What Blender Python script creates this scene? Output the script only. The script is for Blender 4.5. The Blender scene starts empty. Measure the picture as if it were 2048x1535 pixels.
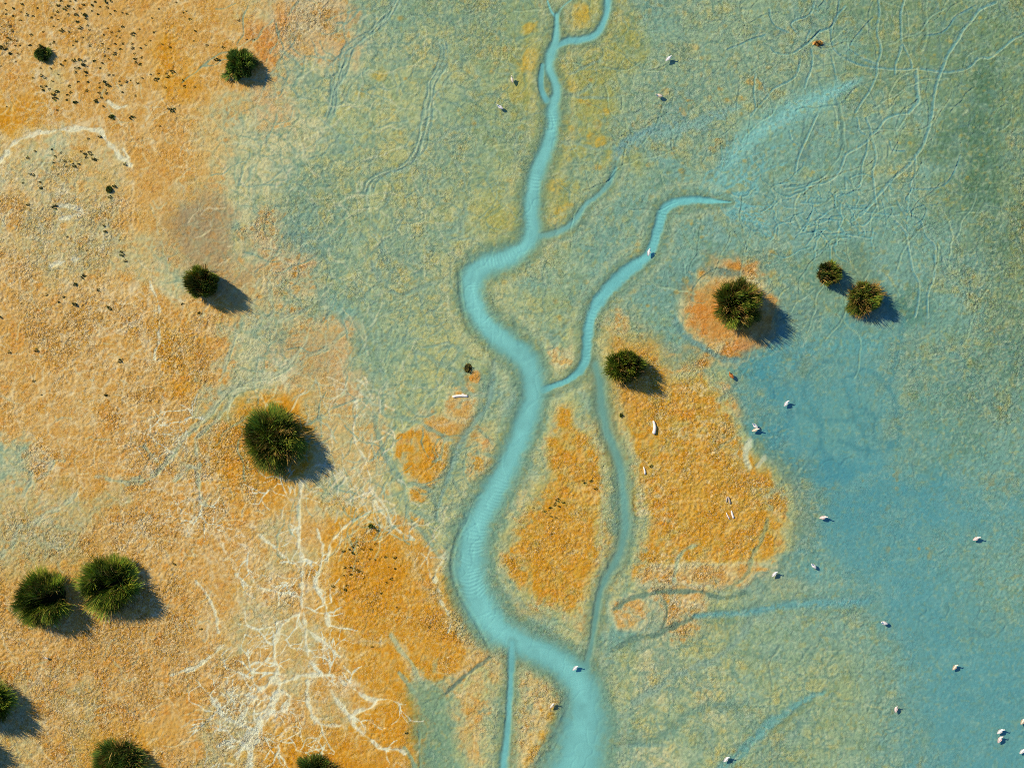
import bpy, math, random
import numpy as np
from mathutils import Vector, Matrix

PX = 0.02                     # metres per photo pixel
HF = math.radians(40.0)
CAMZ = 1024 * PX / math.tan(HF / 2)
sc = bpy.context.scene
cam = bpy.data.cameras.new("camera"); camo = bpy.data.objects.new("camera", cam)
sc.collection.objects.link(camo); sc.camera = camo
camo.location = (0, 0, CAMZ); cam.sensor_fit = 'HORIZONTAL'; cam.angle = HF
cam.clip_start = 0.5; cam.clip_end = 3000
SUN_EL = math.radians(40); AZ = math.radians(32)
sdir = Vector((-math.cos(AZ) * math.cos(SUN_EL), math.sin(AZ) * math.cos(SUN_EL), math.sin(SUN_EL)))
w = bpy.data.worlds.new("World"); sc.world = w; w.use_nodes = True
nt = w.node_tree; bg = nt.nodes['Background']
sky = nt.nodes.new('ShaderNodeTexSky'); sky.sky_type = 'NISHITA'; sky.sun_disc = False
sky.sun_elevation = SUN_EL; sky.sun_rotation = math.atan2(sdir.x, sdir.y) % (2 * math.pi)
sky.air_density = 1.0; sky.dust_density = 0.2; sky.ozone_density = 10.0
nt.links.new(sky.outputs[0], bg.inputs[0]); bg.inputs[1].default_value = 0.115
sun = bpy.data.lights.new("sun", 'SUN'); sun.energy = 4.6; sun.angle = math.radians(0.53)
sun.color = (1.0, 0.83, 0.56)
suno = bpy.data.objects.new("sun", sun); sc.collection.objects.link(suno)
suno.rotation_euler = sdir.to_track_quat('Z', 'Y').to_euler(); suno.location = (-30, 20, 40)
sc.view_settings.view_transform = 'Standard'; sc.view_settings.look = 'None'
sc.cycles.filter_width = 1.0; sc.cycles.use_denoising = False
sc.view_settings.exposure = 0.35; sc.view_settings.gamma = 1.0

# irradiance on level ground (measured), used to turn photographed tones into albedo
EXPO = 2 ** 0.35
IRR = np.array([1.03, 0.97, 0.94]) * EXPO
random.seed(7)
rng = np.random.default_rng(11)

# ------------------------------------------------------------------ helpers
def W(px, py):
    return ((px - 1024) * PX, (767.5 - py) * PX)

def lin(c):
    c = np.asarray(c, float) / 255.0
    return np.where(c < .04045, c / 12.92, ((c + .055) / 1.055) ** 2.4)

def tag(o, label=None, cat=None, group=None, kind=None):
    if label: o['label'] = label
    if cat: o['category'] = cat
    if group: o['group'] = group
    if kind: o['kind'] = kind
    return o

def link(o):
    sc.collection.objects.link(o)
    return o

def mesh_np(name, verts, tris=None, quads=None, cols=None, mat=None, smooth=True):
    """mesh from numpy arrays of vertices and triangles or quads"""
    me = bpy.data.meshes.new(name)
    f = tris if tris is not None else quads
    k = f.shape[1]
    me.vertices.add(len(verts)); me.vertices.foreach_set('co', np.asarray(verts, np.float32).ravel())
    me.loops.add(f.size); me.loops.foreach_set('vertex_index', f.astype(np.int32).ravel())
    me.polygons.add(len(f))
    me.polygons.foreach_set('loop_start', np.arange(0, f.size, k, dtype=np.int32))
    me.polygons.foreach_set('loop_total', np.full(len(f), k, np.int32))
    me.update(calc_edges=True)
    if smooth: me.polygons.foreach_set('use_smooth', np.ones(len(f), bool))
    if cols is not None:
        a = me.attributes.new('tone', 'FLOAT_COLOR', 'POINT')
        c4 = np.ones((len(verts), 4), np.float32); c4[:, :cols.shape[1]] = cols
        a.data.foreach_set('color', c4.ravel())
    if mat: me.materials.append(mat)
    me.update()
    return me

def empty(name, loc, rz=0):
    o = bpy.data.objects.new(name, None); o.location = loc; o.rotation_euler = (0, 0, rz)
    o.empty_display_size = .1
    return link(o)

def part(name, me, parent):
    o = bpy.data.objects.new(name, me); link(o); o.parent = parent
    return o

def smooth01(a, b, x):
    t = np.clip((x - a) / (b - a), 0, 1)
    return t * t * (3 - 2 * t)

_LAT = [rng.random((512, 512)).astype(np.float32) * 2 - 1 for _ in range(6)]
def noise(x, y, lam, k=0):
    """value noise in -1..1, feature size lam (photo pixels)"""
    R = _LAT[k % 6]
    u = x / lam + 17.3 * k + 131; v = y / lam + 9.7 * k + 71
    i = np.floor(u).astype(np.int32); j = np.floor(v).astype(np.int32)
    fu = (u - i).astype(np.float32); fv = (v - j).astype(np.float32)
    fu = fu * fu * fu * (fu * (fu * 6 - 15) + 10); fv = fv * fv * fv * (fv * (fv * 6 - 15) + 10)
    i0 = i & 511; i1 = (i + 1) & 511; j0 = j & 511; j1 = (j + 1) & 511
    a = R[j0, i0]; b = R[j0, i1]; c = R[j1, i0]; d = R[j1, i1]
    return (a + (b - a) * fu) * (1 - fv) + (c + (d - c) * fu) * fv

def fbm(x, y, lam, k=0, n=3):
    s = 0; a = 1.0
    for o in range(n):
        s = s + a * noise(x, y, lam / 2 ** o, k + o); a *= .55
    return s

def ground_mat(name, rough, spec):
    """tone attribute = dry colour of the ground, its alpha = how crumbled the skin is"""
    m = bpy.data.materials.new(name); m.use_nodes = True
    n = m.node_tree.nodes; l = m.node_tree.links; b = n['Principled BSDF']
    at = n.new('ShaderNodeAttribute'); at.attribute_name = 'tone'
    tc = n.new('ShaderNodeTexCoord')
    def nz(scale, det, dist, off):
        mp = n.new('ShaderNodeMapping'); mp.inputs['Location'].default_value = (off, off * .7, 0); mp.inputs['Rotation'].default_value = (0, 0, off * .3)
        l.new(tc.outputs['Object'], mp.inputs['Vector'])
        t = n.new('ShaderNodeTexNoise'); t.noise_dimensions = '2D'; t.inputs['Scale'].default_value = scale; t.inputs['Detail'].default_value = det
        t.inputs['Distortion'].default_value = dist; l.new(mp.outputs['Vector'], t.inputs['Vector']); return t.outputs['Fac']
    def math_(op, a, c=None):
        t = n.new('ShaderNodeMath'); t.operation = op
        for k, v in ((0, a), (1, c)):
            if v is None: continue
            if isinstance(v, (int, float)): t.inputs[k].default_value = v
            else: l.new(v, t.inputs[k])
        return t.outputs[0]
    def rng_(v, a, c, d, e):
        t = n.new('ShaderNodeMapRange'); t.interpolation_type = 'SMOOTHSTEP'; l.new(v, t.inputs['Value'])
        for k, q in zip(('From Min', 'From Max', 'To Min', 'To Max'), (a, c, d, e)): t.inputs[k].default_value = q
        return t.outputs['Result']
    def mix_(f, a, c):
        t = n.new('ShaderNodeMix'); t.data_type = 'RGBA'; t.blend_type = 'MIX'; l.new(f, t.inputs['Factor'])
        l.new(a, t.inputs['A'])
        if isinstance(c, tuple): t.inputs['B'].default_value = c
        else: l.new(c, t.inputs['B'])
        return t.outputs['Result']
    A = at.outputs['Alpha']
    flake = nz(13, 3, 1.1, 0); pale = nz(16, 2, .9, 31); dark = nz(14, 2, .9, 57); grit = nz(34, 2, 0, 11); hue = nz(6.0, 2, .5, 83)
    sc_ = n.new('ShaderNodeVectorMath'); sc_.operation = 'SCALE'; l.new(at.outputs['Color'], sc_.inputs[0]); sc_.inputs['Scale'].default_value = .52
    hs = n.new('ShaderNodeHueSaturation'); l.new(at.outputs['Color'], hs.inputs['Color']); hs.inputs['Hue'].default_value = .51; hs.inputs['Saturation'].default_value = .64; hs.inputs['Value'].default_value = 1.28
    hs2 = n.new('ShaderNodeHueSaturation'); l.new(at.outputs['Color'], hs2.inputs['Color']); hs2.inputs['Saturation'].default_value = 1.25; hs2.inputs['Value'].default_value = .96
    c = mix_(math_('MULTIPLY', rng_(hue, .52, .66, 0, .55), A), at.outputs['Color'], hs2.outputs['Color'])
    c = mix_(math_('MULTIPLY', rng_(pale, .53, .66, 0, .85), A), c, hs.outputs['Color'])
    c = mix_(math_('MULTIPLY', rng_(dark, .52, .66, 0, .9), A), c, sc_.outputs['Vector'])
    g2 = n.new('ShaderNodeVectorMath'); g2.operation = 'SCALE'; l.new(c, g2.inputs[0]); l.new(rng_(grit, .3, .7, .93, 1.07), g2.inputs['Scale'])
    l.new(g2.outputs['Vector'], b.inputs['Base Color'])
    clod = math_('MULTIPLY', math_('SUBTRACT', nz(6.5, 2, 1.4, 23), .5), rng_(A, .55, .95, 0, 1.1))
    flake = math_('ADD', flake, clod)
    h = math_('ADD', math_('MULTIPLY', math_('SUBTRACT', flake, .5), math_('ADD', math_('MULTIPLY', A, 1.0), .03)), math_('MULTIPLY', grit, .06))
    bp = n.new('ShaderNodeBump'); bp.inputs['Strength'].default_value = 1.0; bp.inputs['Distance'].default_value = .06
    l.new(h, bp.inputs['Height']); l.new(bp.outputs['Normal'], b.inputs['Normal'])
    b.inputs['Roughness'].default_value = rough; b.inputs['Specular IOR Level'].default_value = spec
    return m

def tone_mat(name, rough=.7, spec=.2, trans=0.0, vary=.25):
    m = bpy.data.materials.new(name); m.use_nodes = True
    n = m.node_tree.nodes; l = m.node_tree.links; b = n['Principled BSDF']
    at = n.new('ShaderNodeAttribute'); at.attribute_name = 'tone'
    tc = n.new('ShaderNodeTexCoord'); ns = n.new('ShaderNodeTexNoise'); ns.inputs['Scale'].default_value = 9
    l.new(tc.outputs['Object'], ns.inputs['Vector'])
    mr = n.new('ShaderNodeMapRange'); mr.inputs['To Min'].default_value = 1 - vary; mr.inputs['To Max'].default_value = 1 + vary
    l.new(ns.outputs['Fac'], mr.inputs['Value'])
    mx = n.new('ShaderNodeVectorMath'); mx.operation = 'SCALE'
    l.new(at.outputs['Color'], mx.inputs[0]); l.new(mr.outputs['Result'], mx.inputs['Scale'])
    l.new(mx.outputs['Vector'], b.inputs['Base Color'])
    b.inputs['Roughness'].default_value = rough; b.inputs['Specular IOR Level'].default_value = spec
    return m

# ------------------------------------------------------------------ the ground: one sheet of clay, sand and algae
PAL = {'O': (207, 143, 26), 'o': (204, 158, 80), 'p': (207, 177, 108), 'n': (204, 171, 116), 'r': (204, 138, 62),
       'k': (172, 144, 96), 'c': (200, 196, 146), 'w': (212, 208, 166), 'y': (166, 166, 92), 'm': (178, 184, 126),
       'g': (146, 166, 118), 's': (147, 173, 137), 't': (122, 165, 146), 'd': (88, 124, 94), 'e': (88, 136, 120),
       'b': (92, 155, 156), 'B': (78, 148, 156), 'q': (122, 164, 150), 'h': (118, 146, 108), 'u': (192, 164, 96)}
ROWS = """oooo ooop nnns sggg ggyy tsss sthh hhhh
oooo oOoo rnnc smgg yyyy ssss ssth hhhh
opoo oOoo nccs mmsg yyys ssss sshh hhdh
Oooo oopc ncmm msgg ygys sqss tstt thdh
pwpp oopc ccsm mmsg gyyy qsst ttts hddh
pppp oopc csmm ysgm gyss ttst ttts thdh
oppp opkc csgm smmy yyst ttqq qqtt thdh
pppp pkkc nqsm ssmg ystt ttqt qttt tthd
oppp pckk nnsm smmm tstt ttrr teeq ttth
oooo ooop pcts mmmm mgtt ttrr qtte etth
oooo oOoc cpns smmm smmp ttrr qtbq ttth
oooo oOoc wkns mmgs smqo pomb Bbbb ttee
oooo oocc opnc mmpq qmto OOob bbbb teet
oooo oopo oppp moom qoop OOob bbbb tett
cooo opoO oppp mOmo toOm OOop BBbb bttt
uuuu oooo opcp mmmt coOq OOOo oBBb bbbb
uuuo oooo poOO ommt oOOq pOOO oBbb bbbb
uuuo oooo ppOO Oomt oOom oOOo mbbb bbtt
oooo ooop ooOO OOmt oopm pomq qqbb bbtt
oooo ooop ppOO Oopm tmtt cogs ssqb bbbb
oooo ooop opoO Ooop cttm cmms ssmq bbbb
popo oooo opoo Omom cotm cmcs gmgq bbbb
popo oopp oopo Otom pott msms sgsq bbbb
popo oopp oOOo Otcm ommt csmg sssq bbbb"""
ROWS = [r.replace(' ', '') for r in ROWS.split('\n')]
assert all(len(r) == 32 for r in ROWS)

SP = 1.7
MX, MY = 110, 110
def axis(lo, hi):
    core = np.arange(lo, hi, SP)
    out = []; d = SP; x = hi
    while x < hi + 40000:
        d = min(d * 1.22, 4000); x += d; out.append(x)
    out = np.array(out)
    return np.concatenate([(lo - (out - hi))[::-1], core, out])
xs = axis(-MX, 2048 + MX); ys = axis(-MY, 1535 + MY)
NX, NY = len(xs), len(ys)
X, Y = np.meshgrid(xs, ys)
X = X.astype(np.float32); Y = Y.astype(np.float32)
far = np.maximum(np.maximum(-MX - X, X - 2048 - MX), np.maximum(-MY - Y, Y - 1535 - MY))
near = (1 - smooth01(0, 60, far)).astype(np.float32)      # fine relief only where the sheet is finely divided

n90 = fbm(X, Y, 90, 0); n90b = fbm(X, Y, 90, 3)
n30 = fbm(X, Y, 30, 1); n30b = fbm(X, Y, 30, 4)
n12 = noise(X, Y, 12, 2); n7 = noise(X, Y, 7, 5); n5 = noise(X, Y, 4.6, 1); n9 = noise(X, Y, 9, 3)
n300 = fbm(X, Y, 300, 2)

# broad tones: the letter map, sampled with a wandering offset so that no cell edge shows
def sample_map(u, v):
    G = np.array([[PAL[ch] for ch in r] for r in ROWS], np.float32)
    gx = np.clip(u / 64 - .5, 0, 30.999); gy = np.clip(v / 64 - .5, 0, 22.999)
    i = gx.astype(np.int32); j = gy.astype(np.int32); fx = gx - i; fy = gy - j
    fx = fx * fx * (3 - 2 * fx); fy = fy * fy * (3 - 2 * fy)
    fx = fx[..., None]; fy = fy[..., None]
    return (G[j, i] * (1 - fx) + G[j, i + 1] * fx) * (1 - fy) + (G[j + 1, i] * (1 - fx) + G[j + 1, i + 1] * fx) * fy
calm = smooth01(1440, 1620, X) * smooth01(600, 760, Y)
wa = 1 - .75 * calm; wb = 1 + .9 * calm
col = sample_map(X + wb * 24 * n90 + wa * 14 * n30 + wa * 9 * n12, Y + wb * 24 * n90b + wa * 14 * n30b + wa * 9 * n9)
cb_ = sum(sample_map(X + ax + 30 * n300 + 16 * n90b, Y + ay + 30 * n300) for ax, ay in ((-62, -20), (62, 20), (-20, 62), (20, -62))) * .25
col = col * (1 - .85 * calm[..., None]) + .85 * calm[..., None] * cb_
del cb_
Z = np.zeros_like(X)
orange = np.clip((col[..., 0] - col[..., 1] - 2) / 40, 0, 1)          # 1 on the dry orange crust, 0 on the green flat
blue0 = np.clip((col[..., 2] - col[..., 0] - 30) / 40, 0, 1)           # 1 on the wet blue flat

def mixc(color, a):
    global col
    a = np.clip(a, 0, 1)[..., None]
    col = col * (1 - a) + np.array(color, np.float32) * a

# mottling, mid scale
dry = orange
mixc((208, 144, 40), dry * smooth01(.15, .8, n30) * .38)
mixc((214, 192, 134), dry * smooth01(.25, .95, n30b) * .28)
grn = (1 - orange) * (1 - blue0)
mixc((182, 168, 84), grn * smooth01(.25, .9, n30) * .34 * smooth01(-.3, .5, n90 + .2))
mixc((120, 160, 150), grn * smooth01(.3, .9, n30b) * .35)
mixc((96, 124, 84), grn * smooth01(.4, 1.0, fbm(X, Y, 16, 5)) * .3)
mixc((70, 132, 140), blue0 * smooth01(.2, .9, n30) * .22)
mixc((130, 178, 165), blue0 * smooth01(.3, .95, n30b) * .25)

# ------- distance to a drawn line (photo pixels); wd may change along it
def cat(P, step=5.0):
    P = np.array(P, float); out = []
    n = len(P)
    for i in range(n - 1):
        p0 = P[max(i - 1, 0)]; p1 = P[i]; p2 = P[i + 1]; p3 = P[min(i + 2, n - 1)]
        m = max(2, int(np.hypot(*(p2 - p1)[:2]) / step))
        for t in np.arange(m) / m:
            out.append(.5 * ((2 * p1) + (-p0 + p2) * t + (2 * p0 - 5 * p1 + 4 * p2 - p3) * t * t + (-p0 + 3 * p1 - 3 * p2 + p3) * t ** 3))
    out.append(P[-1])
    return np.array(out)

def stroke(P, reach=1.8, step=5.0, wob=0.0, extra=2, full=False):
    """(window, D, S, side): D = distance / half width (99 away from the line), S = length along, side = signed distance in px"""
    Q = cat(P, step)
    if wob:
        Q = Q.copy(); k = random.randrange(6)
        nn = noise(Q[:, 0], Q[:, 1], 22, k); n2 = noise(Q[:, 0], Q[:, 1], 22, k + 1)
        Q[:, 0] += wob * nn; Q[:, 1] += wob * n2
    R = Q[:, 2].max() * reach + extra + 2
    if full: I0, I1, J0, J1 = 0, NX, 0, NY
    else:
        I0, I1 = np.searchsorted(xs, [Q[:, 0].min() - R, Q[:, 0].max() + R]); J0, J1 = np.searchsorted(ys, [Q[:, 1].min() - R, Q[:, 1].max() + R])
    sl = (slice(J0, J1), slice(I0, I1)); wx, wy = xs[I0:I1], ys[J0:J1]; XX, YY = X[sl], Y[sl]
    D = np.full(XX.shape, 99, np.float32); S = np.zeros(XX.shape, np.float32); SD = np.zeros(XX.shape, np.float32)
    s = 0
    for a, b in zip(Q[:-1], Q[1:]):
        dx, dy = b[0] - a[0], b[1] - a[1]; L = math.hypot(dx, dy)
        if L < 1e-6: continue
        r = max(a[2], b[2]) * reach + extra
        i0, i1 = np.searchsorted(wx, [min(a[0], b[0]) - r, max(a[0], b[0]) + r])
        j0, j1 = np.searchsorted(wy, [min(a[1], b[1]) - r, max(a[1], b[1]) + r])
        if i1 > i0 and j1 > j0:
            x = XX[j0:j1, i0:i1] - a[0]; y = YY[j0:j1, i0:i1] - a[1]
            t = np.clip((x * dx + y * dy) / (L * L), 0, 1)
            ex = x - t * dx; ey = y - t * dy
            hw = a[2] + (b[2] - a[2]) * t
            dist = np.sqrt(ex * ex + ey * ey); d = dist / hw
            sub = D[j0:j1, i0:i1]; mm = d < sub
            sub[mm] = d[mm]
            S[j0:j1, i0:i1][mm] = (s + t * L)[mm]
            SD[j0:j1, i0:i1][mm] = (np.sign(x * dy - y * dx) * dist)[mm]
        s += L
    return sl, D, S, SD

def mixw(sl, color, a):
    a = np.clip(a, 0, 1)[..., None]
    col[sl] = col[sl] * (1 - a) + np.array(color, np.float32) * a

def inside(poly):
    """signed distance (px) to a closed polygon, positive inside"""
    P = cat([(x, y, 0) for x, y in poly] + [(poly[0][0], poly[0][1], 0)], 12)[:, :2]
    r = 45
    i0, i1 = np.searchsorted(xs, [P[:, 0].min() - r, P[:, 0].max() + r]); j0, j1 = np.searchsorted(ys, [P[:, 1].min() - r, P[:, 1].max() + r])
    x = X[j0:j1, i0:i1]; y = Y[j0:j1, i0:i1]
    dm = np.full(x.shape, 1e9, np.float32); ins = np.zeros(x.shape, bool)
    for a, b in zip(P, np.roll(P, -1, 0)):
        dx, dy = b - a
        if abs(dx) + abs(dy) < 1e-9: continue
        t = np.clip(((x - a[0]) * dx + (y - a[1]) * dy) / (dx * dx + dy * dy), 0, 1)
        dm = np.minimum(dm, (x - a[0] - t * dx) ** 2 + (y - a[1] - t * dy) ** 2)
        if dy != 0:
            c = ((a[1] > y) != (b[1] > y)) & (x < dx * (y - a[1]) / dy + a[0])
            ins ^= c
    sd = np.sqrt(dm) * np.where(ins, 1, -1)
    out = np.full(X.shape, -99, np.float32); out[j0:j1, i0:i1] = sd
    return out

# ------- raised crust islands with their own outline: (rim tone, core tone, rim width, edge softness, outline)
ISL = [
 ('m', 'O', 22, 6, [(1085,860),(1110,800),(1150,795),(1165,840),(1195,870),(1218,940),(1222,1010),(1205,1060),(1222,1120),(1200,1170),(1185,1210),(1152,1252),(1110,1232),(1060,1205),(1015,1180),(990,1130),(990,1080),(1015,1045),(1050,1000),(1078,950),(1075,900)]),
 ('m', 'O', 20, 5, [(1205,690),(1215,660),(1245,650),(1265,672),(1300,668),(1330,720),(1350,742),(1400,745),(1440,768),(1462,795),(1482,845),(1524,905),(1566,950),(1590,1000),(1587,1060),(1572,1120),(1548,1138),(1500,1162),(1440,1178),(1380,1178),(1330,1168),(1268,1175),(1245,1165),(1264,1100),(1276,1040),(1264,960),(1244,900),(1228,830),(1214,760)]),
 ('c', 'r', 26, 8, [(1354,610),(1372,572),(1420,556),(1480,550),(1536,572),(1540,640),(1518,672),(1490,690),(1452,684),(1440,704),(1400,690),(1375,675),(1356,645)]),
 ('m', 'c', 14, 8, [(1090,690),(1115,690),(1148,678),(1156,715),(1122,746),(1098,735)]),
 ('m', 'p', 14, 6, [(1035,1345),(1060,1327),(1095,1347),(1124,1382),(1131,1420),(1118,1462),(1085,1502),(1050,1560),(1015,1560),(1028,1480),(1034,1400)]),
 ('p', 'O', 6, 5, [(1075,1408),(1092,1398),(1122,1415),(1122,1440),(1108,1456),(1078,1436)]),
 ('p', 'O', 8, 5, [(1070,1460),(1090,1450),(1106,1462),(1090,1490),(1056,1540),(1042,1530),(1052,1500)]),
 ('m', 'p', 18, 6, [(890,1402),(930,1352),(968,1328),(984,1360),(990,1420),(985,1500),(962,1560),(935,1560),(902,1500),(881,1432)]),
 ('c', 'o', 14, 6, [(1226,1200),(1262,1182),(1322,1192),(1320,1220),(1296,1255),(1246,1262),(1220,1238)]),
 ('c', 'o', 10, 6, [(1340,1196),(1400,1197),(1416,1208),(1370,1228),(1318,1252),(1322,1228)]),
 ('c', 'o', 12, 6, [(1262,1185),(1330,1172),(1450,1180),(1500,1165),(1560,1140),(1530,1120),(1300,1130)]),
 ('p', 'O', 16, 10, [(640,1240),(655,1130),(672,1075),(705,1042),(750,1028),(788,1042),(808,1078),(828,1120),(852,1170),(900,1225),(940,1290),(955,1320),(915,1360),(880,1385),(845,1370),(808,1330),(785,1290),(730,1290),(690,1270)]),
 ('p', 'O', 10, 6, [(680,1300),(720,1300),(780,1310),(790,1340),(770,1385),(735,1385),(700,1360)]),
 ('p', 'O', 8, 5, [(745,1408),(790,1402),(820,1420),(812,1470),(800,1500),(765,1490),(730,1460),(722,1435)]),
 ('p', 'O', 14, 9, [(535,1470),(580,1458),(640,1480),(690,1500),(750,1530),(740,1600),(540,1600)]),
 ('p', 'O', 8, 6, [(795,862),(850,850),(872,872),(895,880),(902,910),(885,950),(840,972),(800,950),(790,905)]),
 ('p', 'O', 5, 4, [(820,975),(850,972),(860,988),(845,1000),(822,996)]),
 ('p', 'O', 5, 4, [(930,925),(955,910),(975,918),(965,945),(940,968),(925,950)]),
 ('p', 'r', 4, 4, [(958,875),(975,872),(988,890),(975,902),(960,895)]),
 ('c', 'o', 8, 6, [(890,780),(930,785),(950,800),(940,835),(912,850),(890,820)]),
 ('c', 'o', 4, 4, [(878,1010),(900,1005),(902,1022),(882,1026)]),
 ('c', 'o', 4, 4, [(905,1030),(925,1018),(930,1032),(912,1042)]),
 ('p', 'O', 3, 4, [(815,1022),(835,1030),(850,1048),(840,1052),(818,1036)]),
 ('p', 'O', 3, 4, [(783,952),(800,960),(806,980),(794,985)]),
 ('c', 'o', 5, 5, [(936,745),(955,738),(962,752),(955,765),(938,762)]),
 ('p', 'O', 20, 14, [(470,800),(540,775),(600,795),(640,850),(645,930),(600,972),(520,965),(465,900),(455,840)]),
 ('p', 'O', 16, 12, [(410,910),(440,850),(480,920),(530,975),(500,1000),(440,980)]),
 ('p', 'O', 10, 10, [(225,1470),(280,1455),(310,1480),(300,1600),(160,1600),(170,1490)]),
]
for rim, core, rw, soft, poly in ISL:
    sd = inside(poly) + 5 * n30 + 2.5 * n12
    a = smooth01(-soft, soft, sd)
    mixc(PAL[rim], a * .9)
    c2 = smooth01(rw * .35, rw * 1.5, sd + 7 * n30b) * np.clip(.85 + .5 * n12, .25, 1)
    mixc(PAL[core], c2 * .92)
    Z += a * .02
    orange = np.maximum(orange * (1 - a * .0), c2 * .9)
    blue0 = blue0 * (1 - a)
# orange flecks strewn over pale crust
vf = fbm(X, Y, 17, 2, 2)
fle = smooth01(.55, .8, vf) * smooth01(.05, .5, orange + .35 * n90) * smooth01(-.4, .4, n300 + .3)
mixc((214, 140, 42), fle * .5)
edge = (X > 1420) & (X < 1640) & (Y > 680) & (Y < 1190)
# stains
def blot(cx, cy, rx, ry, color, a, nz=.35):
    d = np.sqrt(((X - cx) / rx) ** 2 + ((Y - cy) / ry) ** 2) + nz * n30 + nz * .6 * n90
    mixc(color, a * (1 - smooth01(.35, 1.15, d)))
blot(415, 480, 75, 75, (156, 134, 96), .6)
blot(395, 440, 45, 35, (146, 124, 92), .6)
blot(588, 412, 60, 45, (112, 148, 122), .3)
blot(595, 690, 75, 40, (180, 146, 92), .6)
blot(560, 400, 30, 90, (140, 164, 132), .2)
blot(1330, 560, 60, 60, (112, 152, 140), .4)
blot(1440, 545, 70, 14, (86, 134, 136), .75)
blot(1375, 570, 16, 40, (96, 144, 142), .6)
blot(1520, 740, 70, 60, (70, 146, 158), .7)
blot(1580, 700, 90, 45, (82, 154, 162), .6)
blot(1540, 840, 50, 90, (60, 138, 154), .6)
blot(1720, 690, 70, 22, (92, 160, 160), .6)
blot(1640, 940, 90, 40, (64, 138, 152), .55)
blot(1680, 845, 90, 90, (104, 160, 150), .5)
blot(1780, 1000, 160, 60, (78, 148, 156), .5)
blot(1600, 1125, 40, 50, (84, 152, 158), .5)
blot(1690, 545, 60, 60, (124, 146, 116), .55)
blot(1600, 620, 50, 60, (112, 150, 134), .5)
blot(1735, 630, 40, 22, (196, 150, 84), .5)
blot(945, 752, 15, 13, (204, 130, 30), .85)
blot(1480, 690, 30, 14, (206, 140, 84), .6)
blot(710, 30, 12, 20, (206, 138, 78), .6)
for cx, cy, r in [(1060,55,12),(1150,40,30),(1168,30,22),(1058,120,26),(1140,172,12),(1128,130,13),(1140,98,9),(1130,240,9),(1138,275,10),(1200,280,13),(1188,276,8),(1142,258,7),(1196,245,6),(1228,282,8),(1110,370,14),(1100,440,20),(1115,425,14),(1075,120,20),(1104,475,9),(1060,130,18),(760,150,14),(720,185,14),(1085,480,7),(1130,465,8),(1140,410,9),(1210,225,8),(1165,200,10)]:
    blot(cx, cy, r * 1.25, r, (200, 166, 62), .75, .5)
for i in range(110):                                   # ochre tufts of algae over the green flat
    cx, cy = random.uniform(700, 1560), random.uniform(0, 640)
    r = random.uniform(3, 9)
    i0, i1 = np.searchsorted(xs, [cx - 3 * r, cx + 3 * r]); j0, j1 = np.searchsorted(ys, [cy - 3 * r, cy + 3 * r])
    d = np.hypot(X[j0:j1, i0:i1] - cx, (Y[j0:j1, i0:i1] - cy) * 1.2) / r + .5 * n12[j0:j1, i0:i1]
    a = (.6 * (1 - smooth01(.3, 1.2, d)) * grn[j0:j1, i0:i1])[..., None]
    col[j0:j1, i0:i1] = col[j0:j1, i0:i1] * (1 - a) + np.array((190, 152, 66)) * a
for i in range(170):
    cx, cy = random.uniform(1560, 2060), random.uniform(0, 420)
    r = random.uniform(2, 5)
    i0, i1 = np.searchsorted(xs, [cx - 3 * r, cx + 3 * r]); j0, j1 = np.searchsorted(ys, [cy - 3 * r, cy + 3 * r])
    d = np.hypot(X[j0:j1, i0:i1] - cx, (Y[j0:j1, i0:i1] - cy) * 1.2) / r + .5 * n12[j0:j1, i0:i1]
    a = (.55 * (1 - smooth01(.3, 1.2, d)) * grn[j0:j1, i0:i1])[..., None]
    col[j0:j1, i0:i1] = col[j0:j1, i0:i1] * (1 - a) + np.array((176, 156, 70)) * a

# ------- polygonal cracks: distance to the nearest cell wall
def cells(cell, k, warp):
    u = (X + warp * fbm(X, Y, cell * .9, k, 2)) / cell; v = (Y + warp * fbm(X, Y, cell * .9, k + 2, 2)) / cell
    gi = np.floor(u).astype(np.int32); gj = np.floor(v).astype(np.int32)
    d1 = np.full(X.shape, 9, np.float32); d2 = d1.copy(); cid = np.zeros(X.shape, np.float32)
    A_, B_ = _LAT[k % 6], _LAT[(k + 1) % 6]
    for di in (-1, 0, 1):
        for dj in (-1, 0, 1):
            ii = (gi + di) & 511; jj = (gj + dj) & 511
            d = np.hypot(gi + di + .5 + .42 * A_[jj, ii] - u, gj + dj + .5 + .42 * B_[jj, ii] - v)
            m = d < d1
            d2 = np.where(m, d1, np.minimum(d2, d)); cid = np.where(m, A_[ii, jj], cid); d1 = np.where(m, d, d1)
    return (d2 - d1) * cell * .5, cid
ca, ida = cells(30, 0, 9); cb, idb = cells(15, 3, 5); cc_, idc = cells(52, 1, 16)
midz = smooth01(.05, .35, orange) * (1 - smooth01(.55, .9, orange))          # the pale belt between crust and flat
greenz = (1 - smooth01(.1, .45, orange)) * (1 - .85 * blue0)
lw = 1 + .5 * n30
la = 1 - smooth01(.6, 3.0 , ca * lw); lb_ = 1 - smooth01(.5, 2.4, cb * lw); lc = 1 - smooth01(.8, 3.6, cc_ * lw)
pat = smooth01(-.35, .35, n90 + .4 * n300); pat2 = smooth01(-.3, .4, n90b)
belt = np.exp(-((X - 760 - .12 * (Y - 700)) / 190) ** 2) * smooth01(200, 520, Y)
mixc((190, 188, 128), greenz * .38 * np.exp(-((X - 800 - .05 * (Y - 500)) / 200) ** 2) * smooth01(-.5, .5, n90 + .4 * n30))
mixc((202, 190, 116), greenz * pat * .42 * smooth01(.2, .9, ida + .5 * n30) * smooth01(2, 8, ca))
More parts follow.
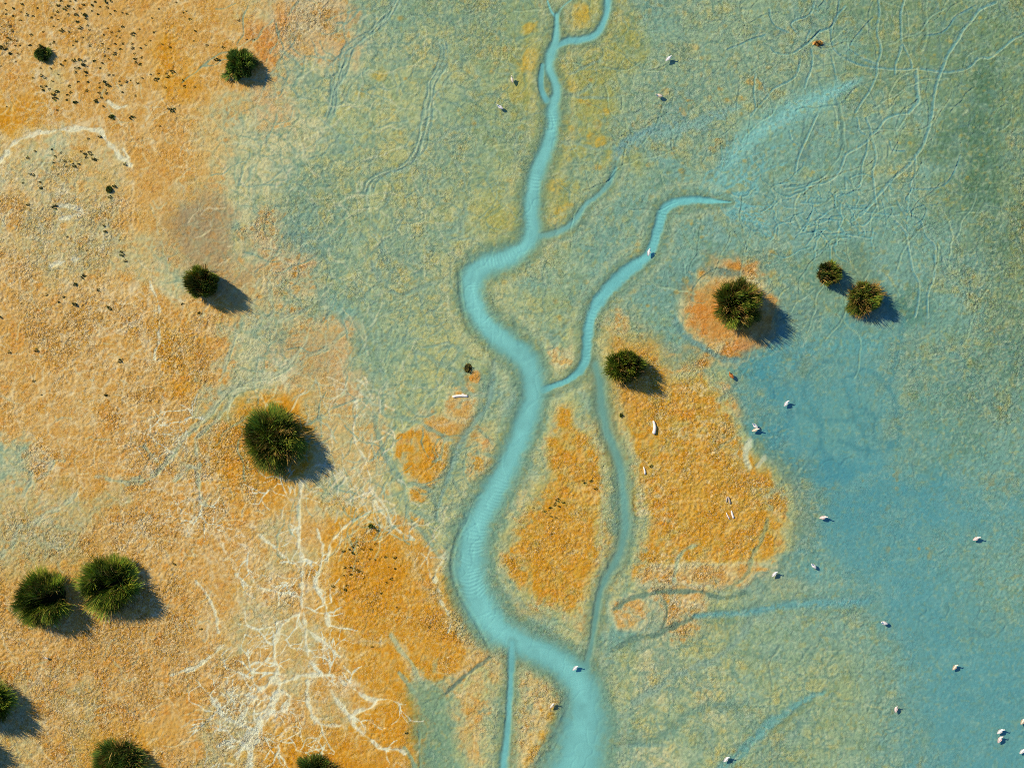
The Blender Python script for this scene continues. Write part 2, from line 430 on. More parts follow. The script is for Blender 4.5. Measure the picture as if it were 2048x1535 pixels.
mixc((192, 166, 92), (greenz * .5) * .5 * smooth01(.35, .95, idb + .4 * n30b) * smooth01(1, 4, cb) * np.clip(belt + .4 * pat2, 0, 1))
mixc((112, 148, 128), greenz * np.clip(.45 * la * pat + .36 * lb_ * pat2 + .42 * lc, 0, .65))
mixc((186, 196, 150), greenz * .35 * (1 - smooth01(.4, 2.2, np.abs(ca - 4.2))) * pat)
mixc((142, 162, 128), midz * np.clip(.55 * la + .35 * lb_ * pat2 + .5 * lc * pat, 0, .8))
mixc((212, 200, 150), midz * .28)
mixc((206, 150, 74), midz * .62 * smooth01(-.1, .7, idb + .5 * n30b) * smooth01(1.6, 4, cb))
crust = smooth01(.6, .9, orange)
mixc((222, 206, 160), crust * np.clip(.50 * la * pat2 + .38 * lb_ * pat * smooth01(-.5, .3, n300) + .30 * lc, 0, .7) * np.clip(.75 + .6 * n7, 0, 1))
mixc((204, 142, 48), crust * .3 * smooth01(.3, .9, ida) * smooth01(3, 8, ca))
Z -= near * .006 * np.clip(la * pat + lc, 0, 1) * (1 - blue0)
for cx, cy, rx, ry, c, a in [(520,905,105,100,(206,138,20),.8),(1455,625,85,72,(204,130,46),.6),(1262,740,70,95,(206,150,56),.65),(405,462,80,85,(158,134,94),.3),(235,1510,95,70,(207,146,36),.6),(620,1530,130,75,(206,138,16),.75),
                              (735,1150,85,110,(206,138,16),.65),(890,1250,60,80,(207,144,30),.5),(770,1450,50,60,(207,140,20),.55),(745,1340,60,50,(207,140,20),.5),(110,1220,130,110,(206,152,66),.4),(200,1150,110,100,(206,152,60),.4),(1420,985,130,90,(207,146,30),.4),(1110,1080,80,120,(207,146,30),.4)]:
    blot(cx, cy, rx * 1.15, ry * 1.15, c, a, .25)
# ------- natural net of fine trails on the green flat and pale cracks on the crust
def net(lam, k, wdt, warp):
    u = X + warp * fbm(X, Y, lam * .8, k + 1, 2); v = Y + warp * fbm(X, Y, lam * .8, k + 2, 2)
    return 1 - smooth01(0, wdt, np.abs(noise(u, v, lam, k) + .3 * noise(u, v, lam * .45, k + 3)))
tr = net(60, 0, .06, 14) * smooth01(-.2, .6, n90b + .2)
tr2 = net(38, 3, .07, 10) * smooth01(0, .7, n90)
tr3 = net(26, 5, .10, 8) * smooth01(-.3, .5, fbm(X, Y, 120, 4))
mixc((176, 190, 146), (1 - orange) * (1 - blue0) * .38 * tr3)
tr4 = net(20, 1, .10, 7) * smooth01(-.2, .5, fbm(X, Y, 100, 1))
mixc((92, 126, 112), (1 - orange) * (1 - blue0 * .7) * .36 * tr4)
right = smooth01(1250, 1500, X) * (1 - smooth01(560, 760, Y))
mixc((98, 138, 132), (1 - orange) * (1 - blue0 * .6) * (.42 * tr + .34 * tr2) * (1 + .5 * right))
Z -= near * (1 - orange) * .012 * np.maximum(tr, tr2 * .8)
mixc((60, 124, 136), blue0 * .35 * tr)
pv = net(46, 2, .13, 16) * smooth01(-.5, .4, n300 + .6 * n90b)
pv2 = net(24, 4, .16, 8) * smooth01(.1, .7, n90)
mixc((224, 210, 172), orange * (.42 * pv + .30 * pv2) * np.clip(.7 + .8 * n7, 0, 1))
mixc((204, 206, 176), smooth01(.2, .6, orange) * (1 - smooth01(.6, .95, orange)) * .5 * pv2)
Z -= near * orange * .008 * pv

# ------- drawn trails: colour, strength, softness, depth, list of (x, y, half width)
veinm = np.zeros_like(X)
def trail(P, color, a, soft=.6, dep=.012, wob=1.5, ragged=.35):
    sl, D, S, SD = stroke(P, 2.2, 6, wob)
    if D.size == 0: return
    D = D + ragged * n12[sl] + ragged * .5 * n7[sl]
    f = 1 - smooth01(1 - soft, 1 + soft, D)
    mixw(sl, color, f * a)
    Z[sl] -= near[sl] * dep * f
GB = (118, 156, 142); GD = (102, 132, 112); SG = (184, 190, 150); WH = (226, 230, 200); TB = (84, 152, 158)
def w(P, hw): return [(x, y, hw) for x, y in P]
T = trail
for P, hw in [
 ([(520,760),(470,775),(440,800),(410,840),(375,870),(345,905),(315,945),(270,962),(220,958),(190,950)], 4.5),
 ([(530,768),(480,782),(450,815),(420,850),(390,875)], 3.5), ([(350,962),(378,932),(396,950),(400,1000),(412,1012)], 3),
 ([(392,875),(396,905),(402,1000)], 2.5), ([(470,775),(560,745),(600,700)], 3),
 ([(0,945),(50,938),(62,960),(45,990)], 3.5), ([(60,1052),(88,1030),(128,1010),(152,985)], 3.5), ([(0,1110),(25,1085),(40,1050)], 4),
 ([(105,925),(98,945),(75,960)], 3), ([(290,890),(300,912),(315,920)], 2.5), ([(530,670),(545,620),(538,560)], 2.5),
 ([(470,670),(455,720),(440,760)], 3), ([(560,640),(580,630),(610,620)], 3), ([(600,725),(615,710),(655,695),(690,660)], 3)]:
    T(w(P, hw * 1.15), SG, .85, ragged=.8, wob=3)
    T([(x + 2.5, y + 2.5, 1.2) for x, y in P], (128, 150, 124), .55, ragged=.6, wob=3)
for P, hw in [
 ([(770,770),(765,800),(764,828),(785,835),(812,838),(850,850),(880,868),(906,880)], 4),
 ([(750,830),(760,880),(772,912),(786,945),(800,960),(810,985),(816,1010),(850,1030),(880,1042),(912,1056)], 4),
 ([(815,974),(835,969),(856,978),(868,995),(872,1036)], 4), ([(816,1010),(813,1030),(830,1050),(850,1070),(872,1102),(905,1130)], 4),
 ([(745,620),(750,660),(755,700),(766,735),(776,762)], 4), ([(795,640),(768,685),(755,690)], 3.5),
 ([(898,750),(920,770),(945,787),(968,790)], 4), ([(745,530),(770,572),(800,590),(830,580),(872,566)], 4),
 ([(958,858),(980,880),(992,898)], 3), ([(958,906),(978,910),(992,918)], 3), ([(905,950),(920,990),(936,1012)], 3), ([(900,1018),(932,1012)], 3),
 ([(905,480),(925,470),(922,440),(912,430)], 3), ([(880,700),(905,690),(920,700)], 4), ([(830,705),(860,715),(900,740),(940,745)], 4),
 ([(1085,690),(1105,680),(1125,660),(1140,640)], 3), ([(1092,700),(1112,690),(1132,668)], 2.5), ([(1095,800),(1120,790),(1160,770)], 4),
 ([(735,380),(735,430),(752,458),(765,485)], 4), ([(840,440),(835,400),(830,380)], 3), ([(1030,640),(1040,690)], 3),
 ([(880,300),(890,270),(960,250),(1000,255)], 2.5), ([(930,430),(925,350),(910,320)], 2.5), ([(1130,190),(1160,185),(1180,170)], 3), ([(1135,195),(1200,195),(1250,190)], 2.5),
 ([(1125,285),(1160,290),(1190,298),(1225,285),(1240,265)], 3.5), ([(1240,235),(1270,228),(1290,220)], 3), ([(1130,150),(1160,140),(1200,120)], 2)]:
    T(w(P, hw), (134, 162, 136), .8, soft=.75, ragged=.75, wob=3)
for P in [[(797,-5),(782,20),(760,50),(722,80),(700,100),(690,118),(685,140),(676,160),(668,190),(662,230)],
          [(882,85),(890,110),(880,140),(862,165),(858,205),(852,250),(838,300),(822,325),(795,340),(760,352),(742,365),(735,385)]]:
    T([(x, y, 9) for x, y in P], (132, 168, 146), .6, ragged=.4, dep=.01)
    for k in range(5):
        ox = (k - 2) * 4.2
        T([(x + ox + random.uniform(-3, 3), y + random.uniform(-3, 3), 1.6) for x, y in P], [(108, 146, 136), (182, 196, 154)][k % 2], .75, wob=3.5, ragged=.25, dep=[.014, -.012][k % 2])
# trails round the big bushes and on the right hand island
for P, hw, c, a in [
 ([(1228,1218),(1245,1206),(1275,1193),(1320,1184),(1370,1182),(1410,1184),(1450,1195),(1492,1184)], 4.5, GD, .85),
 ([(1225,1302),(1250,1286),(1280,1273),(1315,1268),(1350,1250),(1390,1232)], 5, GD, .85),
 ([(1322,1265),(1334,1230),(1330,1200)], 3, GD, .7), ([(1348,1160),(1355,1120),(1372,1098),(1390,1090)], 4, (168, 186, 150), .8),
 ([(1450,1180),(1490,1150),(1505,1110),(1520,1085),(1535,1040)], 4.5, (142, 160, 122), .75),
 ([(880,1400),(900,1376),(930,1350),(966,1326),(980,1315)], 3.2, (98, 122, 108), .85),
 ([(782,1270),(800,1300),(820,1320),(835,1350),(860,1385),(876,1408)], 4.5, (176, 184, 142), .85),
 ([(800,1345),(820,1370),(842,1398),(858,1410)], 4, (152, 174, 142), .85), ([(838,1460),(838,1500),(842,1540)], 2, (110, 146, 134), .7),
 ([(808,1495),(825,1520),(832,1545)], 3.5, (140, 172, 146), .8), ([(868,1430),(872,1460),(885,1490)], 2, (98, 140, 142), .7),
 ([(1350,640),(1368,668),(1400,690),(1440,715),(1475,720)], 6, (104, 150, 146), .8),
 ([(1385,600),(1388,560),(1380,545)], 3, (130, 150, 128), .6), ([(1440,800),(1462,785),(1480,768)], 4, (130, 160, 140), .5),
 ([(1440,890),(1460,880),(1480,866)], 3, (170, 180, 140), .6), ([(1500,880),(1490,910),(1500,935)], 5, (205, 212, 180), .8), ([(1515,930),(1530,915)], 4, (205, 212, 180), .7)]:
    T(w(P, hw), c, a, ragged=.45)
T(w([(1270,1405),(1300,1385),(1350,1350),(1400,1330),(1440,1310),(1475,1280),(1500,1245),(1520,1225)], 8), (132, 164, 146), .75, soft=.8)
T(w([(1225,1482),(1280,1486),(1330,1470),(1380,1430),(1420,1412),(1470,1415)], 10), (112, 148, 126), .75, soft=.9)
T(w([(1560,1290),(1540,1330),(1545,1370)], 2), (110, 140, 120), .6)
T(w([(1225,1495),(1280,1490),(1330,1490)], 4), GB, .6)
T([(1440,1540,11),(1480,1505,10),(1530,1458,10),(1580,1420,10),(1622,1396,8),(1648,1384,4)], (108, 166, 158), .85)
T([(1545,1462,5),(1590,1428,6),(1640,1392,4)], (128, 132, 80), .45)
T([(1222,362,7),(1245,292,9),(1292,270,12),(1340,260,13),(1400,245,12),(1470,215,8)], (122, 166, 156), .8, soft=1.0, ragged=.5)
T(w([(855,1400),(868,1430),(880,1480),(880,1545)], 34), (124, 154, 120), .85, soft=.9)
T(w([(845,1460),(855,1545)], 22), (114, 150, 124), .6, soft=.9)
# fan of sandy threads feeding the right channel
for k in range(16):
    x0 = random.uniform(1440, 1580); y0 = random.uniform(270, 330)
    xm = random.uniform(1400, 1520); ym = random.uniform(345, 390)
    T([(x0, y0, 1.5), ((x0 + xm) / 2 + random.uniform(-15, 15), (y0 + ym) / 2, 2), (xm, ym, 2.5), (random.uniform(1360, 1410), random.uniform(395, 408), 3)], (112, 174, 170), .7, wob=4, ragged=.3, dep=.002)
for k in range(18):
    T([(1395 + random.uniform(-10, 10), 400, 5), (1430, random.uniform(396, 408), 4), (random.uniform(1450, 1490), random.uniform(395, 440), 2), (random.uniform(1490, 1560), random.uniform(400, 480), 1.2)], (110, 174, 172), .7, wob=4, ragged=.3, dep=.001)
# pale salt veins on the crust
V = [([(603,958),(602,1000),(598,1050),(600,1100),(605,1150),(606,1200),(600,1224),(572,1240),(557,1262),(550,1290),(550,1320),(556,1345)], 5),
 ([(556,1345),(558,1370),(548,1400),(530,1430),(515,1460),(505,1500),(495,1545)], 10),
 ([(606,1215),(610,1250),(612,1290),(620,1320),(640,1345)], 3.5), ([(560,1366),(590,1353),(640,1350),(670,1355),(700,1375),(730,1390),(748,1397),(782,1398)], 4.5),
 ([(612,1360),(615,1400),(625,1425),(640,1448),(682,1450)], 4.5), ([(660,1380),(690,1420),(710,1450),(735,1478),(762,1492)], 4.5), ([(750,1400),(740,1412),(700,1430)], 3.5),
 ([(612,1258),(640,1276),(665,1296),(682,1312)], 4), ([(635,1060),(642,1090),(640,1130),(630,1160),(648,1200),(660,1250)], 4.5),
 ([(428,1402),(445,1430),(470,1440),(490,1425),(500,1400),(520,1380),(548,1355)], 6), ([(475,1535),(480,1500),(500,1470),(520,1440)], 6),
 ([(440,1490),(470,1480),(500,1490)], 7), ([(560,1420),(580,1400),(560,1380)], 7), ([(706,802),(712,820),(708,860),(715,890),(728,920),(738,950),(742,980),(760,1000),(775,1020),(786,1052)], 2.4),
 ([(-5,330),(25,292),(60,272),(100,262),(150,258),(195,262),(215,280),(240,310),(262,332)], 5.5),  
 ([(748,1000),(780,1045),(800,1062),(830,1080)], 2.6), ([(520,1070),(545,1090),(570,1110)], 4), ([(470,1150),(500,1170),(540,1180),(590,1190)], 4),
 ([(880,1200),(895,1225),(902,1245),(898,1262)], 4), ([(770,1500),(800,1497),(810,1505)], 3.5), ([(900,1090),(870,1150),(880,1190)], 5),
 ([(655,1120),(668,1075),(700,1045),(740,1022)], 3), ([(340,1350),(400,1330),(450,1290)], 5), ([(245,300),(262,318)], 3), ([(390,1160),(420,1200),(440,1260)], 4),
 ([(120,410),(165,420),(120,440)], 5), ([(100,530),(160,520)], 5), ([(212,205),(240,215),(255,210)], 4), ([(300,560),(320,640),(310,720)], 3)]
for P, hw in V:
    hw *= .62
    T(w(P, hw * 1.1), WH, .95, soft=.5, dep=.014, wob=3, ragged=.95)
    T(w(P, hw * 2.0), (216, 200, 150), .35, soft=1.0, dep=0, wob=4, ragged=.9)
def nearby(L):
    m = np.zeros_like(X)
    for cx, cy, r in L: m = np.maximum(m, np.exp(-((X - cx) ** 2 + (Y - cy) ** 2) / (r * r)))
    return m
def ridge(lam, k, wdt, warp):
    u = X + warp * fbm(X, Y, lam, k + 1, 2); v = Y + warp * fbm(X, Y, lam, k + 2, 2)
    return 1 - smooth01(0, wdt, np.abs(noise(u, v, lam, k) + .35 * noise(u, v, lam * .5, k + 3)))
RG = nearby([(540,1420,110),(520,1200,110),(640,1180,70),(660,1370,90),(690,980,90),(560,1060,80),(620,1290,70),(730,1440,70),(480,1080,90),(410,1000,80)])
mixc((226, 216, 184), dry * RG * np.clip(.75 * ridge(26, 1, .22, 9) + .6 * ridge(15, 4, .24, 5), 0, .85) * np.clip(.8 + .6 * n7, 0, 1))
LG = nearby([(120,180,200),(60,330,160),(150,400,150),(80,520,140),(250,640,180),(60,980,160),(330,1050,160),(290,880,140)])
mixc((224, 210, 172), dry * LG * np.clip(.62 * ridge(22, 0, .26, 9) + .4 * ridge(13, 3, .26, 5), 0, .6))
def twig_tree(x, y, a, L, hw, depth):
    P = [(x, y, hw)]; n = max(3, int(L / 9)); br = []
    for k in range(n):
        a += random.gauss(0, .22); x += 9 * math.cos(a); y += 9 * math.sin(a); P.append((x, y, max(.9, hw * (1 - .6 * k / n))))
        if depth and random.random() < .42: br.append((x, y, a + random.choice((-1, 1)) * random.uniform(.5, 1.1)))
    T([(q[0], q[1], q[2] * .72) for q in P], (226, 228, 198), .92, soft=.55, dep=.006, wob=2, ragged=.9)
    for bx, by, ba in br: twig_tree(bx, by, ba, L * random.uniform(.4, .65), hw * .7, depth - 1)
for x, y, a, L, hw in [(550,1290,200,60,2.6),(556,1345,190,80,3),(603,1050,160,50,2.2),(605,1150,185,60,2.4),(606,1215,30,60,2.6),(600,1110,20,40,2),(598,1000,200,60,2),(620,1325,20,70,2.6),
    (655,1352,300,60,2.4),(700,1376,280,50,2.2),(690,1420,20,50,2.2),(640,1448,60,60,2.4),(548,1400,215,90,3),(530,1430,330,70,2.6),(515,1460,200,80,3),(505,1500,190,70,2.6),(520,1470,20,70,2.6),(445,1430,210,50,2.4),(430,1405,240,60,2.2),
    (500,1530,250,60,2.6),(475,1530,215,60,2.2),(735,1478,40,50,2.2),(770,1398,20,40,2),(640,1130,200,50,2),(660,1250,30,50,2),(572,1240,170,60,2.2),(740,980,150,40,1.5),
    (600,1224,120,60,2.2),(560,1366,100,60,3),(410,840,190,60,2),(345,905,200,60,2),(402,1000,60,60,2),(500,1100,120,60,1.8)]:
    twig_tree(x, y, math.radians(a), L * 1.15, hw, 3)

def walker(x, y, a, n, step, turn):
    P = []; tw = random.uniform(-.1, .1)
    for k in range(n):
        P.append((x, y)); a += tw + random.gauss(0, turn); x += step * math.cos(a); y += step * math.sin(a)
    return P
for i in range(330):                                   # threads through the pale belt and the left bank
    y = random.uniform(-10, 1080); x = random.gauss(640 + .16 * y, 125)
    if x > 1040 or x < 430: continue
    P = walker(x, y, random.choice([1.9, 1.7, 2.4, .6]) + random.gauss(0, .5), random.randint(4, 10), 12, .3)
    k = i % 3
    T(w(P, random.uniform(1.0, 1.9)), [(122, 156, 138), (136, 164, 142), (196, 200, 158)][k], [.7, .6, .6][k], soft=.6, wob=4, ragged=.6, dep=[.01, .008, -.006][k])
for i in range(260):                                   # pale threads over the orange crust
    x = random.uniform(-10, 560); y = random.uniform(180, 1500)
    P = walker(x, y, random.uniform(0, 6.28), random.randint(3, 8), 10, .45)
    T(w(P, random.uniform(.9, 1.7)), random.choice([(222, 212, 172), (214, 206, 160), (190, 194, 156)]), .55, soft=.7, wob=4, ragged=.9, dep=.006)
for i in range(130):                                   # pale threads right of the largest tussock and on the left bank
    x, y = (random.uniform(570, 800), random.uniform(740, 1060)) if i % 4 else (random.uniform(830, 960), random.uniform(1000, 1120))
    P = walker(x, y, 1.57 + random.gauss(0, .7), random.randint(3, 7), 11, .35)
    T(w(P, random.uniform(.9, 1.7)), random.choice([(224, 214, 174), (216, 214, 178), (176, 190, 158)]), .75, soft=.6, wob=4, ragged=.7, dep=.007)
for i in range(150):                                   # threads over the flats at the top centre and lower right
    if i % 2: x, y = random.uniform(860, 1420), random.uniform(0, 640)
    else: x, y = random.uniform(1230, 1760), random.uniform(1190, 1530)
    P = walker(x, y, random.uniform(0, 6.28), random.randint(4, 9), 11, .35)
    T(w(P, random.uniform(.9, 1.6)), random.choice([(116, 150, 130), (184, 194, 146), (124, 158, 142)]), .5, soft=.7, wob=4, ragged=.7, dep=.006)
# worm and bird trails on the right: a dark groove with one bright lip
def groove(P, hw=2.2, c=(92, 146, 150), a=.75, lip=.55):
    sl, D, S, SD = stroke(w(P, hw), 2.6, 6, 2.0)
    if D.size == 0: return
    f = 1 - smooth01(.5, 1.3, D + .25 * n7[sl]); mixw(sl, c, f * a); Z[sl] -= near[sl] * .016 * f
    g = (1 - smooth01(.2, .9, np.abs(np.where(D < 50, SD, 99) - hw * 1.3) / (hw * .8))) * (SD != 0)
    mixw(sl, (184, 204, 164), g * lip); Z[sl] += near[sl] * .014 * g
for P, hw in [
 ([(2052,62),(2020,82),(1995,105),(1975,115),(1960,112),(1940,135),(1900,143),(1835,137),(1790,138),(1740,135),(1700,122),(1670,100),(1662,75),(1660,55),(1672,35),(1678,-5)], 2.4),
 ([(1990,5),(1960,18),(1945,35),(1925,60),(1918,75),(1895,110),(1885,135),(1875,160),(1868,190),(1862,230),(1850,275),(1835,305),(1810,335),(1780,362),(1765,380),(1745,405),(1720,430)], 3),
 ([(1808,-5),(1800,40),(1802,75),(1800,105),(1790,130),(1790,150)], 2.4), ([(1757,-5),(1758,35),(1753,65),(1760,95),(1755,125),(1752,150),(1740,180),(1722,205),(1710,225)], 2.4),
 ([(1830,145),(1833,175),(1835,200),(1815,225)], 4), ([(1815,225),(1790,228),(1770,240),(1745,270),(1715,295),(1690,310),(1680,340),(1660,360),(1620,370),(1570,375)], 2.4),
 ([(1730,235),(1740,260),(1748,290),(1752,320),(1745,350),(1750,384),(1755,420)], 2.2), ([(1635,230),(1620,260),(1605,290),(1595,320),(1590,345)], 2.2),
 ([(1690,12),(1670,35),(1660,52),(1635,65),(1618,85),(1580,107),(1550,105),(1540,95)], 2.2), ([(1622,100),(1622,135),(1612,160),(1610,175)], 2.2), ([(1600,120),(1590,150),(1575,165),(1545,178),(1536,190),(1500,232)], 2.2),
 ([(1805,90),(1820,115),(1825,135)], 2), ([(1850,70),(1890,62),(1915,30),(1950,12)], 2.2), ([(1664,115),(1668,140),(1672,160)], 2), ([(1712,235),(1720,262),(1730,270)], 2),
 ([(1735,280),(1732,305),(1725,325),(1722,355),(1715,375),(1702,368),(1690,355),(1692,380)], 2.2), ([(1830,310),(1830,350),(1820,375),(1870,378),(1895,365),(1910,340),(1920,310)], 2),
 ([(1795,400),(1810,430),(1840,440),(1850,470),(1868,490),(1870,520),(1866,560),(1855,590),(1855,635)], 2.2), ([(1790,440),(1810,465),(1815,500),(1825,540),(1838,570),(1838,600),(1830,632)], 2.2),
 ([(1620,60),(1612,90),(1640,60)], 2), ([(1540,20),(1545,45),(1575,65)], 2), ([(1630,5),(1615,30),(1590,40),(1582,50),(1590,62)], 2), ([(1700,90),(1710,75),(1745,35)], 1.8), ([(1700,100),(1730,118),(1755,130)], 2),
 ([(1455,100),(1500,80),(1530,68)], 2), ([(1510,150),(1508,175),(1512,215)], 2), ([(1780,280),(1785,300),(1810,300)], 2), ([(1580,260),(1585,280),(1600,290)], 1.8)]:
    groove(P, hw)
groove([(1848,-5),(1850,60),(1843,100)], 4.5, (96, 130, 112), .6, .2)
groove([(1675,200),(1685,250),(1688,300)], 3.5, (96, 132, 118), .6, .2)
for i in range(85):                                   # the tangle of short winding trails above the two small tussocks
    x, y = random.gauss(1660, 80), random.gauss(430, 42); a = random.uniform(0, 6.28); P = []; tw = random.uniform(-.25, .25)
    if not (1490 < x < 1850 and 350 < y < 520): continue
    for k in range(random.randint(4, 8)):
        P.append((x, y)); a += tw + random.uniform(-.6, .6); x += 13 * math.cos(a); y += 9 * math.sin(a)
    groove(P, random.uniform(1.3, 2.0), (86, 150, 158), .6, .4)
for i in range(150):
    x, y = random.uniform(1080, 2048), random.uniform(0, 640); a = random.uniform(0, 6.28); P = []; tw = random.uniform(-.15, .15)
    if x < 1350 and y > 420: continue
    for k in range(random.randint(4, 11)):
        P.append((x, y)); a += tw + random.uniform(-.45, .45); x += 16 * math.cos(a); y += 16 * math.sin(a)
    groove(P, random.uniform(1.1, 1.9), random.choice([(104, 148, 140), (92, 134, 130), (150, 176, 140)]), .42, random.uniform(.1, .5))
for P in [[(1690,722),(1650,722),(1616,745),(1606,780),(1618,812),(1645,838),(1690,842),(1730,832),(1770,825)], [(1690,765),(1700,800),(1718,850),(1735,882),(1732,912)],
          [(1692,758),(1735,742),(1765,765),(1790,800),(1797,850),(1790,890)], [(1600,822),(1640,850),(1648,900),(1660,915)], [(1645,845),(1643,885),(1630,905)], [(1680,880),(1715,895),(1770,905),(1790,880)],
          [(1750,838),(1755,880),(1775,885)], [(1700,812),(1730,815),(1750,835)], [(1810,640),(1802,680),(1792,730),(1778,775)]]:
    T(w(P, 4.5), (70, 134, 140), .5, soft=1.0, ragged=.3, wob=5, dep=.004)

T([(1720,160,6),(1660,190,20),(1600,214,25),(1550,244,25),(1500,274,22),(1462,320,17),(1435,368,12),(1400,396,9)], (122, 178, 168), .85, soft=1.0, dep=0, ragged=.2)
T([(1705,166,3),(1655,190,11),(1600,214,14),(1550,246,14),(1500,278,11),(1465,318,7)], (130, 190, 180), .75, soft=1.0, dep=0, ragged=.25)
T([(1222,362,6),(1245,292,9),(1292,270,12),(1340,260,13),(1400,245,12),(1470,215,8)], (130, 172, 156), .7, soft=1.0, dep=0, ragged=.5)
T([(1225,340,4),(1250,285,5),(1300,262,5),(1370,240,3)], (112, 158, 156), .6, soft=.9, dep=0, ragged=.5)
# ------- the sandy channels
STREAM = np.zeros_like(X); CUT = np.zeros_like(X)
def channel(P, soft=.62, core=(122, 193, 186), edgec=(104, 166, 158), a=1.0, dep=.04, rip=0.0, ripzones=None, isstream=True, halo=1.0):
    global Z, STREAM, CUT, orange, blue0, col
    sl, D, S, SD = stroke(P, 2.0, 6, 0, 46, full=True)
    ad = np.abs(SD); de = np.where(D < 90, ad * (1 - 1 / np.maximum(D, .02)), 99)
    hmax = max(p[2] for p in P); hs_ = min(1.0, .45 + hmax / 40)
    e = D + (.13 * n30 + .12 * n12 + .10 * n7) * np.minimum(1, 14 / hmax + .5)
    dd = (de + 4 * n30 + 2 * n12) / hs_
    rim = np.exp(-((dd - 27) / 9) ** 2)
    mixc((196, 192, 138), rim * .34 * a * halo * (1 - STREAM))
    bank = 1 - smooth01(3, 24, dd)
    mixc((116, 142, 110), bank * .72 * a * halo * (1 - STREAM))
    f = (1 - smooth01(1 - soft, 1 + soft * .7, e)) * a
    k = smooth01(.1, 1.0, np.clip(D, 0, 1.2) + .10 * n12 + .10 * n30)[..., None]
    cc = np.array(core) * (1 - k) + np.array(edgec) * k
    cc = cc * (1 + .035 * n30 + .03 * n90 + .02 * n12)[..., None]
    col = col * (1 - f[..., None]) + cc * f[..., None]
    CUT = np.maximum(CUT, near * dep * (1 - smooth01(.45, 1.3, e)))
    if rip:
        env = np.zeros_like(X)
        for (cx, cy, r) in ripzones:
            env = np.maximum(env, 1 - smooth01(.6, 1.1, np.hypot(X - cx, Y - cy) / r))
        env = env * f * (1 - smooth01(.5, .95, D)) * smooth01(-.9, .2, n30)
        ph = 2 * math.pi * (S + .012 * SD * SD + 2.5 * n30) / 7.2
        Z += near * rip * env * np.sin(ph)
        mixc((140, 212, 204), env * smooth01(.2, 1, np.sin(ph + 1.2)) * .25)
    STREAM = np.maximum(STREAM, f if isstream else 0)
    orange = orange * (1 - f); blue0 = blue0 * (1 - f)
    return f
channel([(990,722,5),(985,770,8),(975,810,8),(945,850,8),(920,890,8),(905,930,7),(893,965,6),(880,1000,4),(872,1040,3)], soft=.8, core=(124,160,146), edgec=(130,162,138), a=.8, dep=.02, isstream=False, halo=.5)
channel([(1190,728,12),(1200,770,12),(1203,810,12),(1212,860,12),(1230,900,12),(1243,950,13),(1248,1010,13),(1250,1060,13),(1238,1110,12),(1215,1150,10.5),(1200,1185,9),(1192,1230,7),(1185,1275,6.5),(1178,1310,8),(1166,1350,12)], soft=.85, core=(106,160,148), edgec=(116,156,136), a=.92, dep=.03)
channel([(1390,1232,6),(1440,1227,7),(1490,1225,8),(1540,1215,9),(1600,1207,10),(1680,1205,12),(1740,1200,10)], soft=.9, core=(100,164,166), edgec=(104,160,158), a=.8, dep=.012, isstream=False, halo=.4)
channel([(1232,335,3),(1215,370,6),(1190,395,6),(1170,410,6),(1150,440,7),(1125,460,7),(1095,470,8),(1070,470,9)], soft=.8, core=(112,176,172), edgec=(112,166,156), a=.85, dep=.025)
channel([(1462,404,1),(1430,402,5),(1392,399,9),(1350,405,11),(1328,420,11),(1318,450,10.5),(1308,485,10),(1296,510,11),(1260,538,14),(1225,570,14),(1195,605,13),(1180,640,12),(1175,680,11),(1172,715,10.5),(1160,740,9),(1135,760,7),(1105,772,7),(1085,780,9)], soft=.4, core=(112,190,188), edgec=(102,168,166), rip=.006, ripzones=[(1318,450,50),(1250,550,70),(1190,610,50),(1175,690,40),(1120,765,30)])
channel([(1215,-110,9),(1215,-5,9),(1215,20,9),(1205,50,8.5),(1190,70,8.5),(1165,79,8),(1135,82,8),(1115,92,7)], core=(112,182,180), edgec=(106,166,162), rip=.005, ripzones=[(1150,80,30)])
channel([(1085,130,5),(1082,155,6),(1083,180,6),(1092,200,8)], soft=.5, core=(106,176,176), edgec=(104,168,164))
channel([(1095,2,2),(1103,24,3),(1113,34,5)], soft=.7, dep=.01); channel([(1150,-5,2),(1125,14,2.5),(1115,32,4)], soft=.7, a=.7, dep=.01)
channel([(1113,30,5),(1113,60,7),(1109,90,10),(1101,110,12),(1098,135,11),(1108,160,9),(1113,180,10),(1108,205,12),(1105,220,14),(1104,255,15),(1092,300,17),(1073,345,17),(1064,390,18),(1062,430,18),(1064,460,20),(1050,490,20),(1015,515,23),(970,530,26),(946,555,26),(946,600,26),(965,640,26),(1000,675,27),(1035,702,27),(1060,735,27),(1067,775,27),(1062,810,25),(1045,860,25),(1025,910,25),(1002,960,28),(974,1010,30),(950,1060,33),(941,1110,36),(942,1160,37),(962,1210,37),(992,1255,37),(1035,1282,34),(1085,1304,32),(1125,1328,33),(1155,1362,38),(1170,1410,46),(1165,1470,55),(1150,1545,68),(1140,1620,72)],
        rip=.006, ripzones=[(1105,240,50),(1070,360,50),(1062,430,45),(1000,525,70),(945,545,40),(985,1000,60),(950,1100,60),(945,1160,45)])
channel([(1024,1285,11),(1022,1330,8),(1020,1380,7),(1017,1440,7),(1012,1490,8.5),(1005,1545,11),(1000,1620,12)], soft=.7, core=(112,184,180), edgec=(106,164,156))
Z -= CUT
